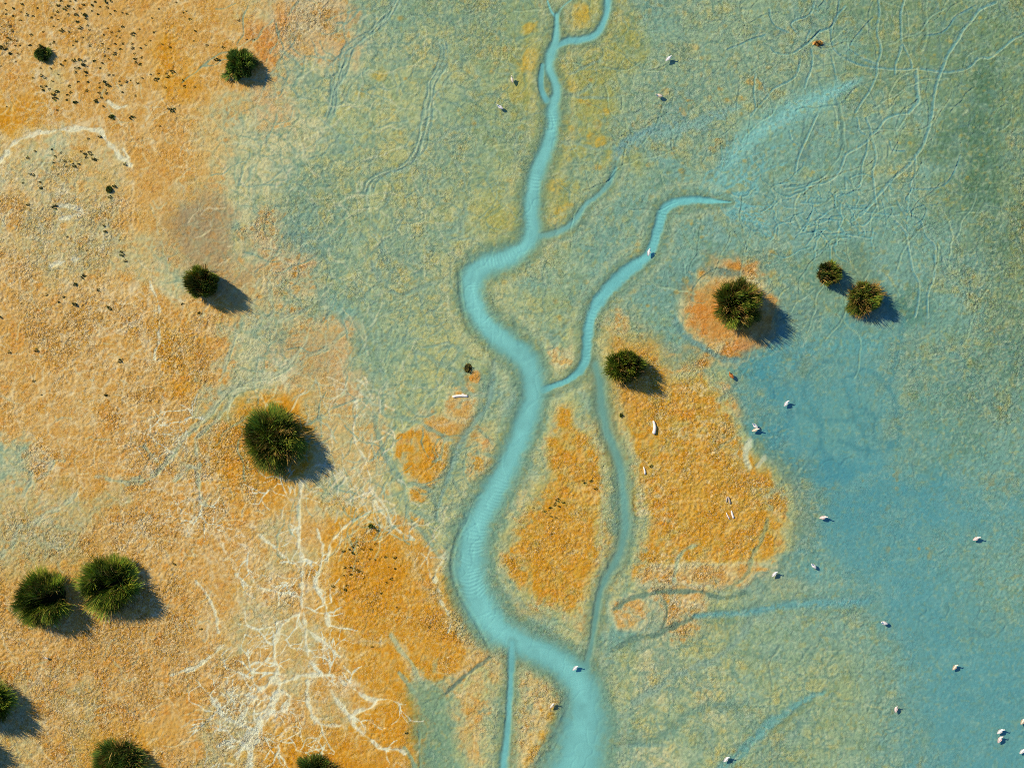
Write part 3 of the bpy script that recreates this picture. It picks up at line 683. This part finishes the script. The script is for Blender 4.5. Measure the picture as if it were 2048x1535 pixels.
# shaded undercut on the steep left bank is real: a narrow step down
sl, D, S, SD = stroke([(918,540,5),(922,600,5),(935,650,5),(965,690,5),(1000,720,4)], 2.5, 6)
Z[sl] -= near[sl] * .03 * (1 - smooth01(.3, 1.2, D))
sl, D, S, SD = stroke([(925,1050,5),(907,1100,5),(904,1140,5),(920,1190,5),(950,1240,5),(975,1290,4)], 2.5, 6)
Z[sl] -= near[sl] * .03 * (1 - smooth01(.3, 1.2, D))

# ------- crumbled skin: real relief plus matching tints
cu = X + 2.2 * n9; cv = Y + 2.2 * noise(X, Y, 9, 0)
cr = noise(cu + .35 * cv, cv - .2 * cu, 4.6, 4) + .45 * noise(cu, cv, 3.4, 2)
cr = np.tanh(1.7 * cr)
fine = noise(cu, cv, 4.4, 3) + .5 * n5
wet = np.clip(STREAM + .75 * blue0, 0, 1)
amp = (.0085 + .0075 * orange * smooth01(-.6, .5, n300 + .5 * n90 + .3)) * (1 - .92 * STREAM) * (1 - .62 * blue0)
rightrough = smooth01(1800, 2040, X) * (1 - smooth01(700, 1000, Y))
amp = amp * (1 + .5 * rightrough)
Z += near * amp * (cr + .5 * fine)
dm = (1 - STREAM) * near
mixc((222, 204, 156), dm * orange * .25 * smooth01(.25, .95, noise(cu, cv, 5.2, 0) + .3 * n12))
mixc((186, 118, 44), dm * orange * .36 * smooth01(.3, 1.0, noise(cu, cv, 5.0, 1)))
gd = dm * (1 - orange) * (1 - .55 * blue0)
mixc((196, 206, 168), gd * .34 * smooth01(.25, .95, noise(cu, cv, 5.0, 2)))
mixc((84, 120, 104), gd * (.36 + .2 * rightrough) * smooth01(.25, .95, noise(cu, cv, 5.0, 3)))
mixc((188, 168, 84), gd * .30 * smooth01(.3, .95, noise(cu, cv, 6.0, 5)))
mixc((70, 134, 140), dm * blue0 * .25 * smooth01(.2, .9, n5))
alb = np.clip(lin(np.clip(col, 8, 250)) / IRR, .004, .72).astype(np.float32)
rough_a = (.52 + .40 * orange * (.7 + .5 * smooth01(-.6, .6, n90b + .6 * n300))) * (1 - .88 * STREAM) * (1 - .62 * blue0) * (1 + .35 * rightrough)
gold = np.exp(-((X - 1300) / 330) ** 2 - ((Y - 980) / 260) ** 2); rough_a = rough_a * (1 - .38 * gold * orange)
rough_a = np.clip(rough_a * (.85 + .4 * n30) * (.48 + .62 * smooth01(-.5, .6, n300 + .6 * n90)), 0, 1) * (1 - .4 * smooth01(0, 400, far))
alb = np.concatenate([alb.reshape(-1, 3), rough_a.reshape(-1, 1).astype(np.float32)], 1)

# ground sheet and stream bed share the same relief; the stream is its own object
verts = np.stack([(X - 1024) * PX, (767.5 - Y) * PX, Z], -1).reshape(-1, 3)
idx = np.arange(NX * NY).reshape(NY, NX)
quads = np.stack([idx[1:, :-1], idx[1:, 1:], idx[:-1, 1:], idx[:-1, :-1]], -1).reshape(-1, 4)
isst = (STREAM[:-1, :-1].ravel() > .5)
def submesh(name, q, mat):
    used = np.zeros(len(verts), bool); used[q.ravel()] = True
    mp = np.cumsum(used) - 1
    return mesh_np(name, verts[used], quads=mp[q], cols=alb[used], mat=mat)
CLAY = ground_mat('cracked_clay', .95, .1); SAND = ground_mat('wet_sand', .85, .2)
lb = link(bpy.data.objects.new('lake_bed', submesh('lake_bed', quads[~isst], CLAY)))
tag(lb, 'dry lake bed of orange crust and grey-green algae flats', 'ground', kind='structure')
st = link(bpy.data.objects.new('stream', submesh('stream', quads[isst], SAND)))
tag(st, 'winding turquoise stream channels with rippled sandy beds', 'stream', kind='structure')
def ground_z(px, py):
    return float(Z[min(np.searchsorted(ys, py), NY - 1), min(np.searchsorted(xs, px), NX - 1)])

# ------------------------------------------------------------------ rush tussocks
GREEN = tone_mat('rush_blade', .55, .3); STRAW = tone_mat('dry_rush', .7, .15); CORE_SHADE = tone_mat('core_shade', .9, .05)
def blades(n, R, h, cols, seed, lean=1.0, width=.016, aspect=(1, 1), part_line=None, droop=.35, lo=.75):
    """n curved blades fanning out of a round base; R crown radius and h height in metres"""
    g = np.random.default_rng(seed)
    rr = np.sqrt(g.random(n)); th = g.random(n) * 2 * math.pi
    bx = .62 * R * rr * np.cos(th) * aspect[0]; by = .62 * R * rr * np.sin(th) * aspect[1]
    ox = np.cos(th) * rr; oy = np.sin(th) * rr
    lob = 1 + .14 * np.sin(2 * th + seed) + .12 * np.sin(3 * th + 2.1 * seed) + .08 * np.sin(7 * th + .7 * seed)
    ox = ox * lob + g.normal(0, .27, n); oy = oy * lob + g.normal(0, .27, n)
    if part_line is not None:                              # blades fall away from a parting
        (ax, ay), (cx, cy), wd, push = part_line
        dx, dy = cx - ax, cy - ay; L2 = dx * dx + dy * dy
        t = np.clip(((bx - ax) * dx + (by - ay) * dy) / L2, 0, 1)
        ex = bx - ax - t * dx; ey = by - ay - t * dy; d = np.hypot(ex, ey) + 1e-6
        k = np.clip(1 - d / (wd * 3.2), 0, 1)
        keep = d > wd * .5
        ox = ox + push * k * ex / d; oy = oy + push * k * ey / d
        bx, by, ox, oy, rr, th = (v[keep] for v in (bx, by, ox, oy, rr, th)); n = len(bx)
    # tip on a squashed dome
    out = np.hypot(ox, oy); f = np.clip(out, 0, 1.12)
    ux = ox / (out + 1e-6); uy = oy / (out + 1e-6)
    ln = lo + (1 - lo) * g.random(n) + g.normal(0, .05, n); ln = np.where(g.random(n) < .05, ln * 1.15, ln)
    tx = R * f * ux * ln * lean * aspect[0]; ty = R * f * uy * ln * lean * aspect[1]
    tz = h * ln * np.sqrt(np.clip(1 - .86 * np.minimum(f, 1.05) ** 2, .06, 1))
    nc = max(7, int(R * R * 34)); cxy = g.normal(0, .42 * R, (nc, 2)) * np.array(aspect); cl = np.argmin((bx[:, None] - cxy[None, :, 0]) ** 2 + (by[:, None] - cxy[None, :, 1]) ** 2, 1)
    cnt = np.maximum(np.bincount(cl, minlength=nc), 1); pull = .34 + .36 * g.random(nc); lift = .72 + .42 * g.random(nc); shade = .45 + 1.1 * g.random(nc); sway = g.normal(0, .09 * R, (nc, 2))
    mxx = np.bincount(cl, tx, nc) / cnt; myy = np.bincount(cl, ty, nc) / cnt
    tx = tx + (mxx[cl] - tx) * pull[cl]; ty = ty + (myy[cl] - ty) * pull[cl]; tx = 1.10 * tx + sway[cl, 0]; ty = 1.10 * ty + sway[cl, 1]; tz = tz * lift[cl]
    base = np.stack([bx, by, np.zeros(n)], 1); tip = np.stack([tx, ty, tz], 1)
    ctrl = .45 * base + .55 * tip; ctrl[:, 2] = tz * (.72 + droop * .5 * f)
    side = np.stack([-uy, ux, np.zeros(n)], 1); jit = g.normal(0, .6, n)
    side = side * np.cos(jit)[:, None] + np.stack([ux, uy, np.zeros(n)], 1) * np.sin(jit)[:, None]
    wv = width * (.7 + .7 * g.random(n))
    V = []; ts = [0, .38, .72, 1.0]; ws = [1, .95, .7, .12]
    for t, wf in zip(ts, ws):
        p = (1 - t) ** 2 * base + 2 * t * (1 - t) * ctrl + t * t * tip
        V.append(p - side * (wv * wf)[:, None] * .5); V.append(p + side * (wv * wf)[:, None] * .5)
    V = np.stack(V, 1).reshape(-1, 3); o = (np.arange(n) * 8)[:, None]
    Q = np.concatenate([o + np.array([[k, k + 1, k + 3, k + 2]]) for k in (0, 2, 4)], 0)
    ci = np.array(cols, float)[g.integers(0, len(cols), n)] * (.6 + .8 * g.random((n, 1))) * shade[cl][:, None]
    C = np.repeat(ci * 2.9, 8, 0)
    return V, Q, C

def mound(R, h, color, seed, aspect=(1, 1)):
    g = np.random.default_rng(seed); V = [(0, 0, h)]; F = []; n = 28; m = 8
    for i in range(1, m + 1):
        a = i / m * math.pi / 2
        for k in range(n):
            b = 2 * math.pi * k / n; q = 1 + .16 * (g.random() - .5)
            V.append((R * q * math.sin(a) * math.cos(b) * aspect[0], R * q * math.sin(a) * math.sin(b) * aspect[1], h * q * math.cos(a) - .03))
    for k in range(n): F.append((0, 1 + k, 1 + (k + 1) % n))
    for i in range(m - 1):
        for k in range(n):
            a = 1 + i * n + k; b = 1 + i * n + (k + 1) % n
            F.append((a, a + n, b + n)); F.append((a, b + n, b))
    V = np.array(V); C = np.array(color)[None] * (.7 + .6 * g.random((len(V), 1)))
    return V, np.array(F), C

def base_px(px, py, h):
    """foot of a thing whose middle height shows at px, py"""
    k = .45 * h / CAMZ
    return px - k * (px - 1024), py - k * (py - 767.5)

DARKG = [(.030, .060, .008), (.045, .075, .010), (.060, .080, .010), (.022, .050, .010), (.075, .085, .012)]
OLIVE = [(.050, .075, .008), (.075, .085, .010), (.035, .062, .008), (.09, .09, .012), (.028, .058, .008)]
BRIGHT = [(.05, .080, .006), (.075, .095, .008), (.035, .065, .006), (.10, .105, .010), (.026, .052, .006)]
BROWN = [(.10, .065, .018), (.14, .09, .025), (.075, .05, .014), (.17, .12, .035)]
def tussock(px, py, rpx, hpx, n, label, cols=OLIVE, dry=.2, aspect=(1, 1), pl=None, seed=1, width=.02, lean=1.0, name='rush_tussock', cat='rush tussock', lo=.75):
    R, h = rpx * PX, hpx * PX
    bx, by = base_px(px, py, h); x, y = W(bx, by)
    o = empty(name, (x, y, 0)); tag(o, label, cat, 'rush tussocks on the lake bed')
    if pl:
        (a, b, wd, push) = pl; pl = ((a[0] * PX, -a[1] * PX), (b[0] * PX, -b[1] * PX), wd * PX, push)
    V, Q, C = blades(n, R, h, cols, seed, lean, width, aspect, pl, lo=lo)
    part('green_blades', mesh_np('green_blades', V, quads=Q, cols=C, mat=GREEN), o)
    V, Q, C = blades(int(n * dry * .6), R * .98, h * 1.02, BROWN, seed + 50, lean, width * .9, aspect, pl, lo=lo)
    part('dry_stems', mesh_np('dry_stems', V, quads=Q, cols=C, mat=STRAW), o)
    if pl is None or True:
        V, F, C = mound(R * .66, h * (.45 if pl is None else .10), (.030, .028, .010), seed + 9, aspect)  # added dark mound inside the crown, blocks light and keeps the inside dark
        part('shade_core', mesh_np('shade_core', V, tris=F, cols=C, mat=CORE_SHADE), o)
    return o
tussock(477, 128, 37, 44, 3000, 'bushy dark green rush tussock on orange crust near the top edge', DARKG, .12, seed=1)
tussock(82, 106, 22, 22, 1300, 'small low dark green tussock among tiny weeds at the upper left', DARKG, .08, seed=2, lo=.6)
tussock(400, 563, 39, 80, 3200, 'tall olive tussock with a long fringed shadow below a brown stain', OLIVE, .3, seed=3)
tussock(546, 880, 69, 84, 7000, 'largest round olive tussock standing alone in an orange ring', OLIVE, .35, seed=4)
tussock(80, 1202, 60, 84, 5200, 'left one of the touching pair of bright green tussocks, split open to its right', BRIGHT, .18, pl=((-16, 8), (56, -16), 5, .75), seed=5)
tussock(214, 1172, 66, 78, 6200, 'right one of the touching pair of bright green tussocks, dark hollow in its crown', BRIGHT, .15, pl=((-14, 2), (26, -8), 6, .75), seed=6)
tussock(-34, 1412, 54, 84, 4200, 'bright green tussock cut off by the left edge, casting a broad shadow', BRIGHT, .15, seed=7)
tussock(-72, 1508, 46, 80, 3200, 'green tussock almost wholly outside the lower left corner, seen by its shadow', BRIGHT, .15, seed=8)
tussock(234, 1532, 60, 74, 5200, 'dark olive tussock cut by the bottom edge near the left corner', DARKG, .35, seed=9)
tussock(632, 1556, 50, 66, 3600, 'dark green tussock peeping over the bottom edge in deep orange crust', DARKG, .3, seed=10)
tussock(1480, 606, 52, 96, 4600, 'olive tussock on a reddish mound with a long blue shadow', OLIVE, .45, seed=11)
tussock(1661, 546, 31, 52, 1500, 'thin half bare tussock, upper left of the close pair on the green flat', OLIVE, .6, (1.0, 1.0), seed=12, lo=.6)
tussock(1733, 596, 43, 58, 2900, 'fuller olive tussock, lower right of the close pair on the green flat', OLIVE, .5, seed=13)
tussock(1253, 734, 47, 78, 3800, 'spiky green tussock at the top of the large orange island', BRIGHT, .4, seed=14, lo=.6)

SH = 'small shrubs dotted over the lake bed'
def shrub(px, py, rpx, hpx, n, label, cols, asp=(1, 1), seed=1, name='small_shrub', dry=.25):
    o = tussock(px, py, rpx, hpx, n, label, cols, dry, asp, None, seed, .014, name=name, cat='shrub', lo=.4)
    o['group'] = SH
shrub(1637, 86, 11, 12, 260, 'dried orange-brown shrub among the winding trails at the upper right', [(.36, .20, .05), (.26, .13, .03), (.40, .27, .08), (.08, .04, .015)], (1.15, .75), 21, 'dry_shrub', .5)
shrub(936, 736, 13, 14, 120, 'withered shrub with dark hollow beside the left bank of the stream', [(.10, .10, .02), (.16, .13, .03), (.05, .055, .012)], (.9, 1.1), 22, 'withered_shrub', .5)
shrub(217, 378, 11, 12, 300, 'small green shrub below the pale arc on the left', DARKG, (1, 1), 23)
shrub(742, 1052, 9, 9, 240, 'small dark shrub at the top of the deep orange dome', DARKG, (1.15, .8), 24)
shrub(1242, 830, 7, 8, 160, 'small dark green shrub left of the curved driftwood stick', DARKG, (.8, 1.1), 25)
shrub(222, 233, 8, 8, 160, 'round dark green shrub above the right end of the pale arc', DARKG, (1, .95), 26)
shrub(1302, 932, 5, 6, 90, 'tiny green shrub beside the short driftwood stick', DARKG, (1, 1), 27)

# ------------------------------------------------------------------ tiny weeds, each its own thing
WEEDMAT = tone_mat('weed_leaf', .6, .2)
def weed_mesh(seed):
    V, Q, C = blades(46, .085, .075, [(.028, .048, .008), (.042, .06, .008), (.055, .062, .012), (.05, .035, .010)], seed, 1.0, .016, (1.15, .85), lo=.4)
    return mesh_np('tiny_weed', V, quads=Q, cols=C, mat=WEEDMAT)
WM = [weed_mesh(100 + i) for i in range(6)]
A = """45,30 180,35b 300,65 110,70 50,80 165,95 215,120 265,130 105,130 165,165b 45,115 80,210b 15,215 95,245 250,280b 345,255 490,10 465,45b 520,70B 545,50b 560,10 600,5 610,120B 590,75 670,40b 640,70 680,120B 690,150b 615,175B 460,95b 440,120 465,160 410,140 430,210 490,245b 550,255 545,115 640,225b 700,205 715,240 760,15b 740,45b 800,55 850,15B 890,10b 880,110 860,60 980,105 1015,115 920,90 735,90 780,115 860,230 890,255 950,250 980,215 830,280 930,290 960,300 1065,275B 1115,235 1270,70 1215,145 1230,260 1205,325 1300,355 1055,350 1060,385b 985,350 965,395 920,350 915,430b 865,390 820,350 840,450 720,365 610,330 585,365 665,300 60,305 90,320 55,350 135,330 160,365 125,365 20,380B 40,390b 80,430b 140,430 240,360b 400,355 430,340 0,365b 10,530 125,495 325,545 405,550 330,605b 265,625 360,625 465,595 520,485 485,515 500,525 590,485b 640,480B 680,490b 665,520B 600,540 630,545b 605,580 690,580B 690,605 750,490b 800,545 820,505 870,475 1075,430 1080,470b 1085,500 1120,515b 1130,460 1125,385 1160,360 1360,380 1470,105 1520,155 1490,90 1410,20 1565,250 1550,330 1655,365 1785,380b 1735,480B 1910,165 1970,315 2035,320 1870,655 1465,640 1475,690 1555,695 1380,575B 1340,615b 1330,590 1250,635B 1205,595 1265,630 1270,590 1320,700 1085,765 1100,665 1045,645 1140,625 905,600 870,600 860,680B 835,655b 880,690b 795,665 795,700 850,720 770,810B 810,780b 850,745b 825,850 790,740 690,725b 555,690 565,740 540,760 535,800 595,820B 455,735B 425,755b 440,790B 345,720b 370,690 330,690 395,715 420,650 625,655 700,655 55,855 455,880 955,650 965,680 1010,655 980,740 1380,880B 1350,870 1055,940B 1280,1010 805,1095b 705,1110 650,1210 680,1230b 715,1220b 735,1240b 745,1270b 765,1280b 690,1260 630,1310 585,1310 600,1330b 560,1290 520,1290 530,1330 490,1220 445,1250b 415,1195 425,1300 280,1210 220,1260 265,1400 240,1390 320,1455 330,1505B 180,1465 385,1525 405,1465 480,1440 530,1480 600,1490 710,1500 780,1450 870,1440 920,1490B 810,1325 1000,1315b 1090,1500"""
B5 = """230,35 225,100B 195,130 440,120B 430,195 880,40b 570,20 1235,30 1165,140 590,70 445,280 370,325 55,305 535,355b 500,365 465,385 425,400 940,245 835,270b 845,315b 970,475b 975,500B 885,510 945,540 920,550 1005,550b 990,575 880,610 1045,510 1375,515 45,535 670,675B 600,735B 785,780b 370,825b 435,855 510,840b 470,880b 415,900 605,900B 275,930 285,970 875,925B 920,975 895,1010 600,1040 10,1000b 250,1090 710,1105 850,1055 75,1280b 290,1265B 300,1300 115,1160 615,1250 1080,1300 965,1345B 1015,1205 1020,1220 1170,1400 720,1390 825,1425 835,1485 975,1515 1035,1480 270,1510b 225,1390 1460,895b 1590,965b 1615,1100 1545,1160 1330,990"""
DM = """430,570B 550,540B 600,600B 610,495b 700,465b 1060,185B 875,430 1030,435b 770,575 810,540b 950,540B 850,645 925,715b 1030,725b 1105,640 1220,680B 1270,610 1305,540 1390,690B 1400,900B 1270,860b 1430,605 580,690 580,735 700,760b 570,870B 460,870b 490,885 515,790 690,920b 740,950B 580,1005b 445,1020b 915,820 820,900 1085,850 1330,1085B 1240,1150b 240,1225B 330,1195 410,1195 500,1205B 470,1285B 675,1270b 1140,1360b"""
MI = """965,75b 985,115B 1080,80b 1160,205B 575,375B 535,420b 535,455B 660,415B 600,475B 450,495B 385,550B 485,630b 550,650B 210,500b 485,790 490,900b 640,920 600,1095"""
def plist(s, ox, oy, k):
    out = []
    for t in s.split():
        z = 1.0
        if t[-1] == 'b': z = 1.35; t = t[:-1]
        elif t[-1] == 'B': z = 1.9; t = t[:-1]
        a, b = t.split(','); out.append((ox + float(a) / k, oy + float(b) / k, z))
    return out
WEEDS = plist(A, 0, 0, 4) + plist(B5, 0, 384, 4) + plist(DM, 640, 1040, 9.31) + plist(MI, 1040, 950, 7.675)
WEEDS += [(1158, 871, 1), (1165, 868, 1), (1151, 905, 1), (1204, 921, 1), (1206, 931, 1.2), (1266, 796, 1), (859, 1253, 1.9), (744, 1292, 1.3), (812, 1464, 1.9), (794, 1214, 1.1), (762, 1186, 1.1),
          (402, 1257, 1.3), (220, 1270, .9), (26, 780, 1), (83, 789, 1.2), (212, 790, 1.4), (214, 773, 1), (248, 772, 1), (349, 1127, 1.2), (363, 1443, .9)]
def cluster(x, y):
    if x < 300 and y < 238: return 'tiny dark green weed in the dense scatter at the upper left corner'
    if y < 250: return 'tiny dark weed on orange crust between the dense scatter and the topmost tussock'
    if y < 400: return 'tiny dark weed on pale crumbly crust beneath the white arc'
    if y < 800 and x < 520: return 'tiny brown-green weed on the open orange crust left of the tall olive tussock'
    if 640 < x < 920 and y > 1030: return 'tiny dark weed on the deep orange dome left of the main stream'
    if x > 1000: return 'tiny dark weed on the orange islands between the stream channels'
    return 'lone tiny weed on the bare tan crust near the split green tussocks'
first = None
for i, (x, y, z) in enumerate(sorted(WEEDS, key=lambda q: -q[2])[:298]):
    if first is None:
        o = bpy.data.objects.new('tiny_weed', WM[0]); first = o
    else:
        o = first.copy(); o.data = WM[i % 6]
    sc.collection.objects.link(o)
    wx, wy = W(x, y); s = z * random.uniform(.7, 1.05) * (.68 if x > 600 else 1)
    o.location = (wx, wy, ground_z(x, y) - .004); o.rotation_euler = (0, 0, random.uniform(-.6, .6) + random.choice([0, math.pi])); o.scale = (s, s * random.uniform(.8, 1.1), s)
    lab = cluster(x, y); tag(o, lab, 'weed', lab.replace('tiny', 'tiny', 1).replace('weed', 'weeds', 1))

# ------------------------------------------------------------------ wading birds
def flat_mat(name, c, rough=.6):
    m = bpy.data.materials.new(name); m.use_nodes = True
    n = m.node_tree.nodes; l = m.node_tree.links; b = n['Principled BSDF']
    tc = n.new('ShaderNodeTexCoord'); ns = n.new('ShaderNodeTexNoise'); ns.inputs['Scale'].default_value = 40
    l.new(tc.outputs['Object'], ns.inputs['Vector'])
    cr = n.new('ShaderNodeValToRGB'); cr.color_ramp.elements[0].position = .3; cr.color_ramp.elements[1].position = .7
    cr.color_ramp.elements[0].color = tuple(v * .82 for v in c) + (1,); cr.color_ramp.elements[1].color = tuple(min(.85, v * 1.08) for v in c) + (1,)
    l.new(ns.outputs['Fac'], cr.inputs['Fac']); l.new(cr.outputs['Color'], b.inputs['Base Color'])
    b.inputs['Roughness'].default_value = rough; b.inputs['Specular IOR Level'].default_value = .2
    return m
def loft(rings, n=10, mat=None, name='loft', cap=True):
    """rings: centre, half width across, half height; swept along the centres"""
    V = []; F = []
    C = [Vector(r[0]) for r in rings]
    for i, r in enumerate(rings):
        d = (C[min(i + 1, len(C) - 1)] - C[max(i - 1, 0)]).normalized()
        sd = d.cross(Vector((0, 0, 1)))
        if sd.length < .05: sd = Vector((0, -1, 0))
        sd.normalize(); up = sd.cross(d).normalized()
        for k in range(n):
            a = 2 * math.pi * k / n
            V.append(tuple(C[i] + sd * (r[1] * math.cos(a)) + up * (r[2] * math.sin(a))))
    for i in range(len(rings) - 1):
        for k in range(n):
            a = i * n + k; b = i * n + (k + 1) % n
            F.append((a, b, b + n, a + n))
    if cap:
        F.append(tuple(range(n))[::-1]); F.append(tuple((len(rings) - 1) * n + k for k in range(n)))
    me = bpy.data.meshes.new(name); me.from_pydata(V, [], F); me.update()
    me.polygons.foreach_set('use_smooth', np.ones(len(me.polygons), bool))
    if mat: me.materials.append(mat)
    return me
BM = {'white': (flat_mat('white_plumage', (.80, .79, .76)), flat_mat('grey_wing', (.50, .50, .49))),
      'cream': (flat_mat('cream_plumage', (.78, .70, .54)), flat_mat('tan_wing', (.42, .33, .22))),
      'pink': (flat_mat('pink_plumage', (.78, .66, .62)), flat_mat('pink_grey_wing', (.60, .46, .42))),
      'rust': (flat_mat('rust_plumage', (.52, .20, .04)), flat_mat('dark_rust_wing', (.36, .12, .03)))}
LEG = flat_mat('bird_leg', (.30, .12, .06)); BILL = flat_mat('bird_bill', (.10, .07, .05))
def bird_protos(kind):
    b, wg = BM[kind]
    body = loft([((-.155, 0, .165), .004, .003), ((-.12, 0, .168), .026, .012), ((-.07, 0, .17), .048, .036), ((-.01, 0, .168), .060, .050), ((.045, 0, .172), .056, .050),
                 ((.085, 0, .195), .036, .036), ((.102, 0, .228), .022, .023), ((.108, 0, .258), .018, .018), ((.116, 0, .280), .021, .021), ((.136, 0, .290), .019, .018), ((.152, 0, .288), .008, .008)], 12, b, 'body')
    wings = []
    for s in (-1, 1):
        wings.append(loft([((.05, s * .050, .182), .006, .012), ((.01, s * .060, .182), .012, .036), ((-.05, s * .052, .178), .012, .036), ((-.11, s * .030, .174), .009, .022), ((-.165, s * .010, .168), .004, .006)], 8, wg, 'wing'))
    bill = loft([((.150, 0, .288), .006, .005), ((.175, 0, .283), .004, .004), ((.205, 0, .274), .0015, .0015)], 6, BILL, 'bill')
    legs = [loft([((.0 + dx, s * .022, .135), .009, .009), ((.004 + dx, s * .022, .075), .005, .005), ((-.006 + dx, s * .022, .006), .004, .004), ((.035 + dx, s * .022, .003), .007, .003)], 6, LEG, 'leg') for s, dx in ((-1, .012), (1, -.012))]
    return body, wings, bill, legs
BP = {k: bird_protos(k) for k in BM}
BG = 'pale wading birds scattered over the lake bed'
def bird(px, py, head, kind, label, s=1.0, extra=None):
    """head: heading in degrees, counted from image right, anticlockwise"""
    h = .17 * s; k = h / CAMZ
    bx, by = px - k * (px - 1024), py - k * (py - 767.5)
    x, y = W(bx, by)
    o = empty('wading_bird', (x, y, ground_z(bx, by)), math.radians(head)); o.scale = (s, s, s)
    tag(o, label, 'bird', BG)
    body, wings, bill, legs = BP[kind]
    part('body', body, o); part('bill', bill, o)
    for m in wings: part('wing', m, o)
    for m in legs: part('leg', m, o)
BIRDS = [
 (1024, 159, 100, 'cream', 'cream bird left of the slender loop in the upper stream'),
 (1000, 214, 150, 'white', 'small white bird on green algae, lower of the two left of the upper stream'),
 (1337, 117, 40, 'white', 'white bird high on the green flat, upper of the two right of the upper stream'),
 (1318, 191, 170, 'cream', 'cream bird high on the green flat, lower of the two right of the upper stream'),
 (1298, 504, 75, 'white', 'white bird standing in the narrow right-hand channel'),
 (1462, 750, 125, 'rust', 'rust-brown bird at the edge of the blue flat, the only brown one'),
 (1573, 806, 50, 'white', 'white bird alone on the blue flat below the big reddish mound'),
 (1510, 851, 140, 'white', 'white bird, upper of a close pair by the orange shore of the blue flat'),
 (1511, 859, 20, 'cream', 'cream bird, lower of a close pair by the orange shore of the blue flat'),
 (1647, 1034, 10, 'pink', 'pinkish bird on the blue flat just right of the big orange island tip'),
 (1953, 1076, 25, 'pink', 'thin pinkish bird on the blue flat near the right edge, above the bottom flock'),
 (1627, 1131, 135, 'white', 'white bird with a long tapering shadow off the lower tip of the orange island'),
 (1549, 1147, 45, 'white', 'white bird where the orange island meets the blue flat'),
 (1768, 1245, 165, 'white', 'small white bird on the blue flat, upper left of the amber one'),
 (1910, 1333, 50, 'cream', 'amber-tinted bird alone on the open blue flat'),
 (1792, 1417, 80, 'pink', 'pinkish bird at the boundary of green algae and blue flat'),
 (2001, 1461, 35, 'white', 'white bird, upper of the close pair in the lower right corner'),
 (2000, 1477, 60, 'pink', 'pinkish bird, lower of the close pair in the lower right corner'),
 (2046, 1441, 55, 'cream', 'cream bird cut by the right edge above the corner pair'),
 (2045, 1501, 40, 'white', 'white bird cut by the right edge below the corner pair'),
 (1453, 1517, 45, 'white', 'white bird beside the straight blue trail at the bottom edge'),
 (1151, 1335, 40, 'white', 'white bird standing in the main stream at the fork'),
 (1104, 1409, 50, 'cream', 'cream bird on the small orange islet between two channels'),
 (92, 1315, 160, 'cream', 'small cream bird on tan crust below the split green tussocks'),
]
for x, y, a, k, lab in BIRDS:
    bird(x, y, a, k, lab, .62 if x < 100 else random.uniform(.92, 1.08))

# ------------------------------------------------------------------ driftwood
WOOD = flat_mat('bleached_wood', (.78, .72, .66), .8); WOODB = flat_mat('weathered_wood', (.42, .36, .30), .85)
DG = 'bleached driftwood on the crust'
def stick(P, label, mat=WOOD, r0=.06, r1=.03, z=.05, twig=None, name='driftwood'):
    g = random.Random(len(P) * 7 + int(P[0][0]))
    cx = sum(p[0] for p in P) / len(P); cy = sum(p[1] for p in P) / len(P)
    Q = cat([(x, y, 0) for x, y in P], 3)
    def rings(Q, ra, rb, z0):
        out = []
        for i, q in enumerate(Q):
            t = i / (len(Q) - 1); r = (ra + (rb - ra) * t) * (1 + .18 * (g.random() - .5)) * (.55 if i in (0, len(Q) - 1) else 1)
            out.append((((q[0] - cx) * PX, -(q[1] - cy) * PX, z0 + r * .8), r, r * .9))
        return out
    me = loft(rings(Q, r0, r1, .0), 10, mat, name)
    x, y = W(cx, cy)
    o = bpy.data.objects.new(name, me); link(o); o.location = (x, y, ground_z(cx, cy) - .005 + z * 0)
    tag(o, label, 'driftwood', DG)
    if twig:
        part('side_branch', loft(rings(cat([(a, b, 0) for a, b in twig], 3), r1 * .8, r1 * .35, .02), 8, mat, 'side_branch'), o)
    return o
stick([(905, 793), (914, 791.5), (922, 791), (930, 791.5), (936, 792)], 'straight bleached driftwood log lying crosswise below the withered shrub', r0=.055, r1=.04, twig=[(922, 791), (926, 788), (930, 790), (935, 789)])
stick([(1306, 841), (1308.5, 848), (1309, 857), (1307, 867)], 'thick curved white driftwood stick on the large orange island', r0=.045, r1=.075)
stick([(1287, 933), (1289, 940), (1290, 948)], 'short slim driftwood stick on the large orange island below the curved one', r0=.03, r1=.045)
stick([(1453, 1004), (1453, 998), (1455, 993), (1458, 998), (1460, 1007)], 'hooked grey piece of driftwood near the centre of the orange island', WOODB, r0=.03, r1=.035)
stick([(1462, 1019), (1464, 1027), (1467, 1036)], 'pale driftwood stick just below the hooked piece', WOOD, r0=.03, r1=.05)
stick([(1452, 1024), (1455, 1031), (1459, 1038)], 'thinnest pale twig left of the other sticks below the hooked piece', WOOD, r0=.018, r1=.026)
stick([(335, 514), (335.5, 518), (336, 522)], 'thin dark twig on pale crust left of the tall olive tussock', WOODB, r0=.012, r1=.016)
